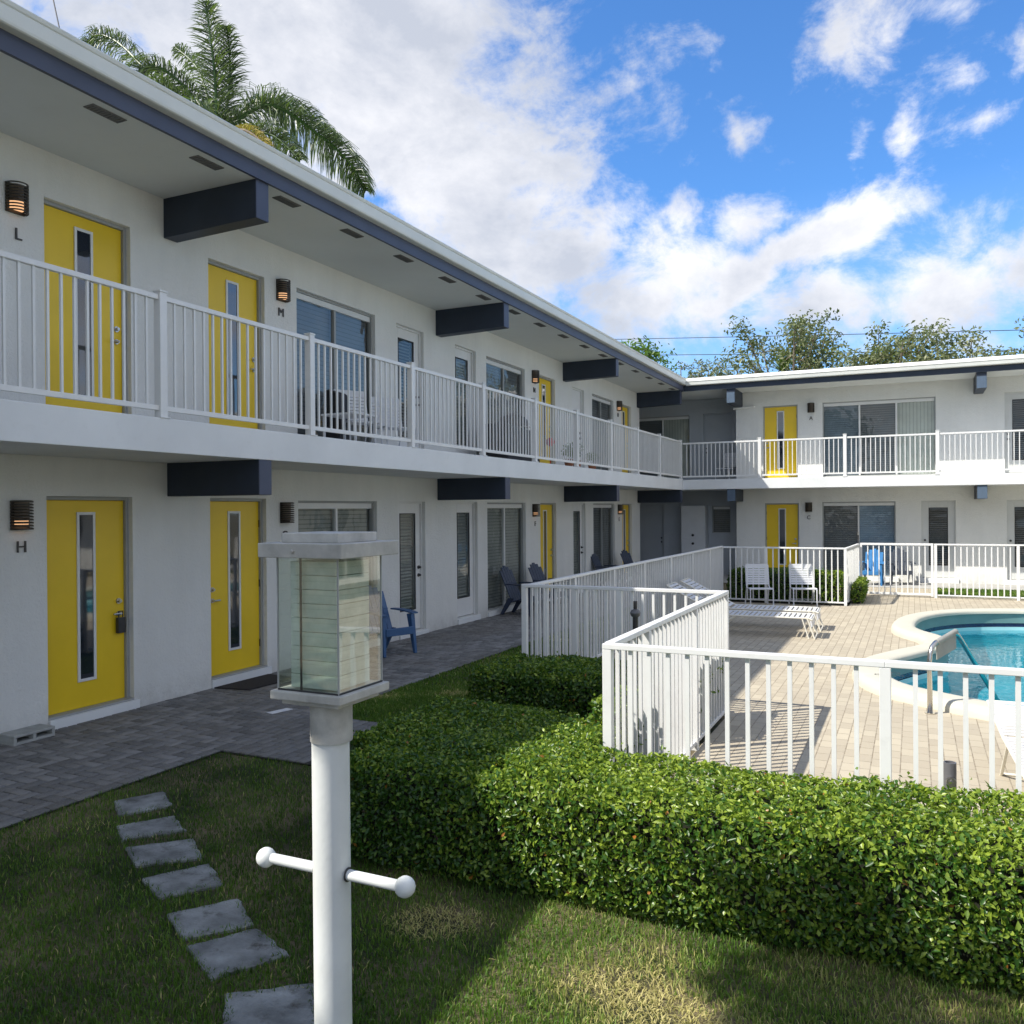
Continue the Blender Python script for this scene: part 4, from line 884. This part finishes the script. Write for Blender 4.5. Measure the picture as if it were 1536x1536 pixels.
def potplant(label,loc,h,seed,group='potted plants on the balcony'):
    t=thing('potted_plant',label,'potted plant',loc,0,group)
    m=MB(); m.lathe([(.07,0),(.1,.17),(.108,.17),(.108,.19),(.09,.19),(.085,.17)],(0,0,0),16); m.build('pot',M['terracotta'],t,True,smooth='auto')
    g2=np.random.default_rng(seed); n=160; P=np.array([0,0,.19])+unit(g2.normal(0,1,(n,3)))*np.array([.16,.16,.5*h])*g2.uniform(.2,1,(n,1))+np.array([0,0,.5*h])
    npmesh('foliage',leaves(P,np.array([[0,0,1.]]).repeat(n,0),.09,.03,1.2,g2),4,M['greenleaf'],t,True,rnd=g2.random(n),faces=LF); return t
potplant('small potted plant beside the grill, nearer the railing post',(-6.45,16.5,2.925),.35,1)
potplant('potted plant before yellow door N on the balcony',(-6.5,17.1,2.925),.45,2)
potplant('low potted plant right of yellow door N',(-6.55,18.2,2.925),.25,3)
# ---------------------------------------------------------------- hedges
def hedge(label,rects,h,n,seed,size=(.034,.0195),zh=None,bulge=.05,grp='clipped hedges round the pool'):
    """rects: list of footprint boxes (x0,x1,y0,y1) united; foliage shell + twig core"""
    g2=np.random.default_rng(seed); x0=min(r[0] for r in rects);x1=max(r[1] for r in rects);y0=min(r[2] for r in rects);y1=max(r[3] for r in rects)
    t=thing('hedge',label,'hedge',((x0+x1)/2,(y0+y1)/2,0),0,grp)
    def inside(X,Y,m=0):
        r_=np.zeros(len(X),bool)
        for a,b,c,e in rects: r_|=(X>a+m)&(X<b-m)&(Y>c+m)&(Y<e-m)
        return r_
    def wob(X,Y,Z): return .5*np.sin(X*3.1+1.3)*np.cos(Y*2.7)+.3*np.sin(X*8.3+Z*7)+.3*np.sin(Y*9.1+X*4)+.25*np.sin(Z*15+X*11)
    Ps=[];Ns=[]
    areas=[]
    for a,b,c,e in rects:
        areas.append(('T',a,b,c,e,(b-a)*(e-c)))
        areas.append(('F',a,b,c,0,(b-a)*h)); areas.append(('K',a,b,e,0,(b-a)*h*.5)); areas.append(('L',c,e,a,0,(e-c)*h)); areas.append(('R',c,e,b,0,(e-c)*h))
    A=sum(q[-1] for q in areas)
    for q in areas:
        k=int(n*q[-1]/A); u=g2.random(k); v=g2.random(k); dep=-np.abs(g2.normal(0,.035,k))+.012
        if q[0]=='T': X=q[1]+u*(q[2]-q[1]);Y=q[3]+v*(q[4]-q[3]);Z=h+dep; N=np.tile([0,0,1.],(k,1))
        else:
            s=q[1]+u*(q[2]-q[1]); Z=.02+(h-.02)*v**.9; bul=bulge*np.sin(np.clip(Z/h,0,1)*2.6)-.09*np.clip((Z/h-.8)/.2,0,1)**2-.05*np.clip(1-Z/.12,0,1)
            if q[0]=='F': X=s;Y=q[3]-bul-dep; N=np.tile([0,-1.,.25],(k,1))
            if q[0]=='K': X=s;Y=q[3]+bul*.3+dep; N=np.tile([0,1.,.25],(k,1))
            if q[0]=='L': Y=s;X=q[3]-bul-dep; N=np.tile([-1.,0,.25],(k,1))
            if q[0]=='R': Y=s;X=q[3]+bul+dep; N=np.tile([1.,0,.25],(k,1))
        gp_=np.sin(X*13+Z*17)*np.cos(Z*21-X*9+Y*14)+.6*np.sin(X*29+Y*23+Z*11)
        keep=(~inside(X,Y,.10)|(Z>h-.16))&~((gp_>1.05)&(g2.random(k)<.75))
        wv=wob(X,Y,Z)*.034
        # rounded shoulders on top
        P=np.stack([X,Y,Z],1)+N*wv[:,None]
        if q[0]=='T':
            dx=np.minimum(np.minimum(X-x0,x1-X),np.minimum(Y-y0,y1-Y)); P[:,2]-=.07*np.clip(1-dx/.13,0,1)**2
        P[:,2]=np.maximum(P[:,2],.015)
        Ps.append(P[keep]);Ns.append(N[keep])
    P=np.concatenate(Ps);N=np.concatenate(Ns)
    # stray shoots
    k=n//60; i=g2.integers(0,len(P),k); sh=P[i]+unit(N[i]+g2.normal(0,.5,(k,3)))*g2.uniform(.02,.07,(k,1)); sh[:,2]=np.maximum(sh[:,2],.02)
    P=np.concatenate([P,sh]);N=np.concatenate([N,N[i]])
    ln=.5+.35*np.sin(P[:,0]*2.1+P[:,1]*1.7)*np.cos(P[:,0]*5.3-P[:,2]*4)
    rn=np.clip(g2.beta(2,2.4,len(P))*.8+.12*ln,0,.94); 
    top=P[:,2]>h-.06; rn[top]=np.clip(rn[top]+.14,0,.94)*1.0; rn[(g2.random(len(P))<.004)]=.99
    rn=np.where(rn<.95,np.clip(rn+.16*np.clip((P[:,0]+2.6)/.8,0,1),0,.94),rn)  # leaves made yellower and brighter towards the sunlit end, sunlight put into colour
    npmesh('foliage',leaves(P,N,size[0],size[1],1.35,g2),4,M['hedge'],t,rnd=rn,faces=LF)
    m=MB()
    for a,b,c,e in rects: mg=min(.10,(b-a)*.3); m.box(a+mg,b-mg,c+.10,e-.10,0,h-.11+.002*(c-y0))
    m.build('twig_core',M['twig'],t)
    s=x0+.2
    while s<x1-.1 and x1-x0>1:
        yy=[r for r in rects if r[0]<s<r[1]]; m=MB()
        if yy and s<1: m.tube([(s,yy[0][2]+.16,0),(s+.03,yy[0][2]+.12,.12),(s-.02,yy[0][2]+.07,.3)],.009,5); m.build('stem',M['bark'],t)
        s+=.23
    return t
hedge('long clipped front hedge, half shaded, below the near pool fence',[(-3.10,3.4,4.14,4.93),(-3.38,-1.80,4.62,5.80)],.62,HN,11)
hedge('dark shaded hedge against the pool fence behind the long front hedge',[(-4.02,-2.0,7.60,8.56)],.50,int(HN*.22),12,(.04,.024))
hedge('low hedge behind the white armless chairs and rear fence run',[(-3.75,-1.42,19.36,20.1)],.70,int(HN*.10),13,(.05,.03))
hedge('small bush clipped narrow beside the gate post',[(-1.2,-1.0,19.7,21.4)],.46,int(HN*.03),14,(.05,.03),bulge=.03)
hedge('leggy dark shrub poking through the fence run near its far corner',[(-2.0,-1.76,7.45,8.50)],.80,int(HN*.05),15,(.05,.026),bulge=.02)
hedge('few leafy shoots behind the fence run next to the near corner post',[(-2.0,-1.78,5.45,6.05)],.80,int(HN*.02),16,(.045,.026),bulge=.02)
# ---------------------------------------------------------------- grass
def in_poly(X,Y,poly):
    r_=np.zeros(len(X),bool); k=len(poly)
    for i in range(k):
        x1,y1=poly[i];x2,y2=poly[(i+1)%k]
        c=((y1>Y)!=(y2>Y))&(X<(x2-x1)*(Y-y1)/(y2-y1+1e-12)+x1); r_^=c
    return r_
def grass(label,n,x0,x1,y0,y1,seed,hmean,wid,avoid=(),dens=None,patchy=True):
    g2=np.random.default_rng(seed); X=g2.uniform(x0,x1,n);Y=g2.uniform(y0,y1,n)
    if dens=='near': 
        r_=np.hypot(X,Y); kp=g2.random(n)<np.clip((3.3/np.maximum(r_,2.4))**1.5,0,1); X=X[kp];Y=Y[kp]
    f=np.sin(X*2.3+.7)*np.cos(Y*2.9+1.1)+.6*np.sin(X*5.1+Y*3.7)+.4*np.sin(Y*8.7-X*6.1)+g2.normal(0,.35,len(X))-(.9 if patchy else 0)
    if patchy:
        for (px,py,pr) in ((-.95,3.55,.34),(-1.35,3.45,.28),(-.45,3.9,.22),(-2.05,3.75,.33),(-.75,3.35,.3),(-1.1,3.95,.18),(-2.6,3.0,.2)):
            f+=1.75*np.exp(-(((X-px)**2+(Y-py)**2)/pr**2))
    dry=f>1.15
    kp=~(dry&(g2.random(len(X))<.12))
    for pl in avoid: kp&=~in_poly(X,Y,pl)
    X=X[kp];Y=Y[kp];f=f[kp];dry=dry[kp]; n=len(X)
    h=hmean*g2.uniform(.45,1.5,n)*np.where(dry,.8,1); a=g2.uniform(0,2*np.pi,n); lean=np.abs(g2.normal(0,.55,n))+np.where(dry,.9,0)
    L=np.stack([np.cos(a),np.sin(a),np.zeros(n)],1); b=g2.uniform(0,2*np.pi,n); Wv=np.stack([np.cos(b),np.sin(b),np.zeros(n)],1)*(wid*g2.uniform(.6,1.3,n))[:,None]/2
    P=np.stack([X,Y,np.full(n,.0)],1); up=np.array([0,0,1.])
    mid=P+up*(h*.6)[:,None]+L*(h*lean*.35)[:,None]; tip=P+up*(h*np.clip(1-.25*lean,.25,1))[:,None]+L*(h*lean)[:,None]
    V=np.stack([P-Wv,P+Wv,mid+Wv*.8,tip,mid-Wv*.8],1)
    rn=np.where(dry,g2.uniform(.74,1,n),np.clip(.36+.14*f+g2.normal(0,.14,n),0,.62))
    if dens=='near': rn=np.clip(rn+.22*np.clip((X+2.0)/.6,0,1),0,1)  # blades beyond the roof shadow tinted brighter, sunlight put into their tone
    rn=np.where(g2.random(n)<.03,g2.uniform(.7,.95,n),rn)
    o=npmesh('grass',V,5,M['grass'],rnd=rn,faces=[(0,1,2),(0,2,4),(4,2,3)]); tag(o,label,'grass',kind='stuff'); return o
stp=[[tuple(Vector(c_)+(Vector(c_)-Vector((sum(q[0] for q in P4)/4,sum(q[1] for q in P4)/4)))*-.2) for c_ in P4] for P4 in ST]
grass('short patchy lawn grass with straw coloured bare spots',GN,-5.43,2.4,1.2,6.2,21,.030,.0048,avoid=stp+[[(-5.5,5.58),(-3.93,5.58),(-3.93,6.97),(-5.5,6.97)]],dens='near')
grass('shaded grass strip between the walkway and the pool fence',int(GN*.16),-5.42,-1.8,6.0,8.7,22,.035,.008,avoid=[[(-5.5,5.58),(-3.93,5.58),(-3.93,6.97),(-5.5,6.97)]],patchy=False)
grass('narrow grass strip along the left walkway beside the long fence',int(GN*.08),-5.42,-3.95,8.7,19,23,.035,.012,patchy=False)
grass('sunlit grass strip behind the rear pool fence',int(GN*.10),.47,6,22.0,23.95,24,.05,.016,patchy=False)
# ---------------------------------------------------------------- trees
def tree(label,loc,H,rad,seed,nl,leaf=.22,crown=None,mat='treeleaf',grp='trees behind the rear wing',nbr=9,gap=.5,trunk_r=.2,squash=.75,name='tree'):
    g2=np.random.default_rng(seed); rg=random.Random(seed); t=thing(name,label,'tree',loc,0,grp)
    zc=H-rad*squash; tips=[]; m=MB(); m.tube([(0,0,0),(rg.uniform(-.2,.2),.1,zc*.35),(rg.uniform(-.3,.3),0,zc*.62)],[trunk_r,trunk_r*.8,trunk_r*.65],9)
    tr=m.build('trunk',M['bark'],t,True,smooth='auto')
    m=MB(); st0=Vector((0,0,zc*.6))
    for k in range(nbr):
        a=2*math.pi*k/nbr+rg.uniform(-.3,.3); e=rg.uniform(.1,1.35); L=rad*rg.uniform(.75,1.1)
        en=Vector((math.cos(a)*math.cos(e)*L,math.sin(a)*math.cos(e)*L,zc-rad*.1+math.sin(e)*L*squash))
        md=st0.lerp(en,.5)+Vector((rg.uniform(-.3,.3),rg.uniform(-.3,.3),-.1*L)); m.tube([st0,md,en],[trunk_r*.5,trunk_r*.3,trunk_r*.08],6)
        for j in range(5):
            q=md.lerp(en,rg.uniform(0,1)); e2=q+Vector((rg.gauss(0,1),rg.gauss(0,1),rg.gauss(.4,.8))).normalized()*rad*rg.uniform(.25,.5)
            m.tube([q,q.lerp(e2,.5)+Vector((0,0,.08)),e2],[trunk_r*.16,trunk_r*.1,trunk_r*.04],5); tips.append((e2,rad*rg.uniform(.13,.26)))
            tips.append((q.lerp(e2,.55),rad*.16))
        tips.append((en,rad*rg.uniform(.15,.28)))
    m.build('branches',M['bark'],tr,True,smooth='auto')
    T=np.array([tuple(p) for p,_ in tips]); Rr=np.array([r_ for _,r_ in tips]); pw=Rr**2/np.sum(Rr**2)
    i=g2.choice(len(T),nl,p=pw); off=unit(g2.normal(0,1,(nl,3)))*(g2.random((nl,1))**.45); P=T[i]+off*Rr[i][:,None]*np.array([1.15,1.15,.8])
    tone=g2.random(len(T))[i]
    npmesh('crown',leaves(P,off+np.array([0,0,.6]),leaf,leaf*.5,1.3,g2),4,M[mat],t,True,rnd=np.clip(tone*.5+g2.random(nl)*.45,0,.94),faces=LF)
    return t
def tpos(u,Y): 
    r_=ray(u,700); s_=Y/r_.y; return (r_.x*s_,Y,0)
def th(v,u,Y):
    r_=ray(u,v); return CAMZ+r_.z*Y/r_.y
Y=40; tree('tall grey green tree with open crown behind the rear wing roof',tpos(1192,Y),th(476,1192,Y),2.9,31,5200,.20,gap=.5)
Y=37; tree('broad dark oak behind the right part of the rear roof',tpos(1345,Y),th(500,1345,Y),2.6,32,5600,.19)
Y=37; tree('dense dark tree crown above the right end of the rear roof',tpos(1440,Y),th(481,1440,Y),2.7,33,7000,.19)
Y=42; tree('low airy tree left of the tall grey green tree',tpos(1085,Y),th(535,1085,Y),2.2,34,2600,.17)
Y=42; tree('small sparse treetop just right of the roof corner',tpos(1022,Y),th(548,1022,Y),1.5,35,1100,.16)
Y=34; tree('bright green treetop peeking over the far end of the left roof',tpos(930,Y),th(512,945,Y),2.6,36,4200,.22,mat='greenleaf',grp='trees behind the left wing')
Y=36; tree('dark tree cut by the right picture edge behind the rear roof',tpos(1590,Y),th(470,1590,Y),2.3,37,3000,.18)
Y=39; tree('low broad shrub crown between the tall trees behind the rear roof',tpos(1262,Y),th(528,1262,Y),1.9,38,2600,.17)
tree('broad shade tree at the near end of the left wing, outside the picture',(-4.15,-2.4,0),7.6,2.05,41,38000,.2,mat='greenleaf',grp='shade trees outside the picture',nbr=14,trunk_r=.22)
# ---- palm behind the left roof
PD=17.0
def pp(u,v,dd=0): return at(u,v,PD+dd)
def frond(t,pts,ll,n,seed,mat='palmleaf',droop=.5,wid=.019,dd=0):
    g2=np.random.default_rng(seed); K=[pp(u,v,dd+(q[2] if len(q)>2 else 0)) for q in pts for u,v in [q[:2]]]
    # smooth curve
    out=[]; k=len(K)
    for i in range(k-1):
        a,b,c,e=K[max(i-1,0)],K[i],K[i+1],K[min(i+2,k-1)]
        for s_ in range(10):
            x=s_/10; out.append(.5*((2*b)+(c-a)*x+(2*a-5*b+4*c-e)*x*x+(3*b-a-3*c+e)*x**3))
    out.append(K[-1]); cv=np.array([tuple(p) for p in out]); m_=len(cv)
    m=MB(); m.tube([tuple(p) for p in cv],[.035*(1-i/m_)+.008 for i in range(m_)],6); fr=m.build('frond',M['bark'] if mat=='palmdry' else M['greenleaf'],t,smooth='auto')
    u=np.linspace(.06,1,n); idx=u*(m_-1); i0=np.clip(idx.astype(int),0,m_-2); f=(idx-i0)[:,None]; P=cv[i0]*(1-f)+cv[i0+1]*f; T=unit(cv[i0+1]-cv[i0])
    V=[];rn=[]
    vd=np.array(tuple(F_))
    side0=unit(np.cross(T,vd)); 
    for sd in (-1,1):
        for lay in range(3):
            L=ll*1.2*(np.sin(np.clip(u*.9+.1,0,1)*np.pi)**.5*.9+.1)*g2.uniform(.8,1.15,n)
            dirv=unit(side0*sd*g2.uniform(.6,1.1,(n,1))+T*g2.uniform(.35,.8,(n,1))+vd*g2.normal(0,.55,(n,1)))
            g=np.array([0,0,-1.])
            p1=P+dirv*(L*.45)[:,None]; p2=p1+unit(dirv+g*droop*1.6)*(L*.35)[:,None]; p3=p2+unit(dirv+g*droop*4)*(L*.28)[:,None]
            w=unit(np.cross(dirv,g2.normal(0,1,(n,3))))*wid
            V.append(np.stack([P-w*.5,P+w*.5,p1+w*.5,p2+w*.4,p3,p2-w*.4,p1-w*.5],1)); rn.append(np.clip(g2.random(n)*.7+.15,0,.93))
    V=np.concatenate(V); npmesh('leaflets',V,7,M[mat],fr,rnd=np.concatenate(rn),faces=[(0,1,2),(0,2,6),(6,2,3),(6,3,5),(5,3,4)])
b0=pp(322,215); palm=thing('palm_tree','royal palm with arching fronds rising above the left wing roof','palm tree',(b0.x,b0.y,0))
m=MB(); zt=b0.z; m.tube([(b0.x,b0.y,0),(b0.x,b0.y,zt*.5),(b0.x,b0.y,zt-1.2),(b0.x,b0.y,zt-.2)],[.24,.22,.17,.10],14); m.build('trunk',M['palmtrunk'],palm,smooth='auto')
frond(palm,[(326,215),(322,110),(308,2,.2)],.42,95,1,droop=.12)
frond(palm,[(330,210),(345,120),(340,40,-.3)],.36,70,11,droop=.12,dd=.3)
frond(palm,[(330,205),(400,158),(475,200),(525,245),(549,286)],.56,130,2,droop=.75)
frond(palm,[(330,212),(385,150,.5),(450,168,1),(505,215,1.4)],.5,100,3,droop=.6,dd=.6)
frond(palm,[(318,210),(285,140),(235,100),(205,112),(196,150)],.46,95,4,droop=.7)
frond(palm,[(315,212),(275,160,-.5),(235,130,-.8),(200,150,-1)],.44,80,5,droop=.6)
frond(palm,[(312,215),(255,150,1),(190,75,2),(150,52,2.4),(128,66,2.6)],.5,80,6,droop=.75)
frond(palm,[(318,215),(290,165,-1),(262,165,-1.6),(240,190,-2)],.4,60,7,droop=.6)
frond(palm,[(335,215),(362,195,-.8),(392,212,-1.1),(402,232,-1.3)],.26,50,8,mat='palmdry',droop=.5)
frond(palm,[(330,212),(400,200,-.6),(450,240,-1)],.45,80,9,droop=.6)
frond(palm,[(325,210),(300,110,.8),(262,70,1.4)],.3,50,10,droop=.4,dd=.4)
frond(palm,[(322,215),(310,170,-1.2),(285,150,-2),(262,175,-2.6)],.4,60,12,droop=.5)
m=MB(); Y=39; tp=tpos(1176,Y); 
# small fan palm in front of the tall tree
fp=thing('palm_tree','small fan palm tip showing above the rear roof before the tall tree','palm tree',tp,0,'trees behind the rear wing')
m.tube([(0,0,0),(0,0,th(556,1176,Y))],.1,8); m.build('trunk',M['palmtrunk'],fp,True)
g2=np.random.default_rng(5); n=90; a=g2.uniform(0,2*np.pi,n); e=g2.uniform(.1,1.4,n); dv=np.stack([np.cos(a)*np.cos(e),np.sin(a)*np.cos(e),np.sin(e)],1); B0=np.array([[0,0,th(556,1176,Y)]]).repeat(n,0); L=g2.uniform(.5,.9,(n,1)); w=unit(np.cross(dv,np.array([0,0,1.])))*.03
npmesh('fronds',np.stack([B0-w*.4,B0+w*.4,B0+dv*L*.6+w,B0+dv*L,B0+dv*L*.6-w],1),5,M['greenleaf'],fp,True,rnd=g2.random(n)*.9,faces=[(0,1,2),(0,2,4),(4,2,3)])
# ---------------------------------------------------------------- power lines, antenna
for (u0,v0,u1,v1),lb in (((700,508,1700,484),'topmost overhead power line behind the roofs'),((700,530,1700,516),'middle overhead power line behind the roofs'),((700,552,1700,533),'lowest overhead power line behind the roofs')):
    Y=46; a=Vector((0,0,CAMZ))+ray(u0,v0)*(Y/ray(u0,v0).y); b=Vector((0,0,CAMZ))+ray(u1,v1)*(Y/ray(u1,v1).y); m=MB()
    a2=a-(b-a)*.6; b2=b+(b-a)*.6
    pts=[a2.lerp(b2,i/12)+Vector((0,0,-.25*math.sin(math.pi*i/12))) for i in range(13)]
    m.tube(pts,.018,5); o=m.build('power_line',M['wire'],None); tag(o,lb,'power line','overhead power lines')
p=at(89,42,15.5); q=at(80,0,15.6); q2=q+(q-p)*.8; pb=p-(q-p)*.6; m=MB(); m.tube([pb,q2],.012,6); o=m.build('antenna',M['wire'],None); tag(o,'thin tilted antenna rod on the left wing roof','antenna')
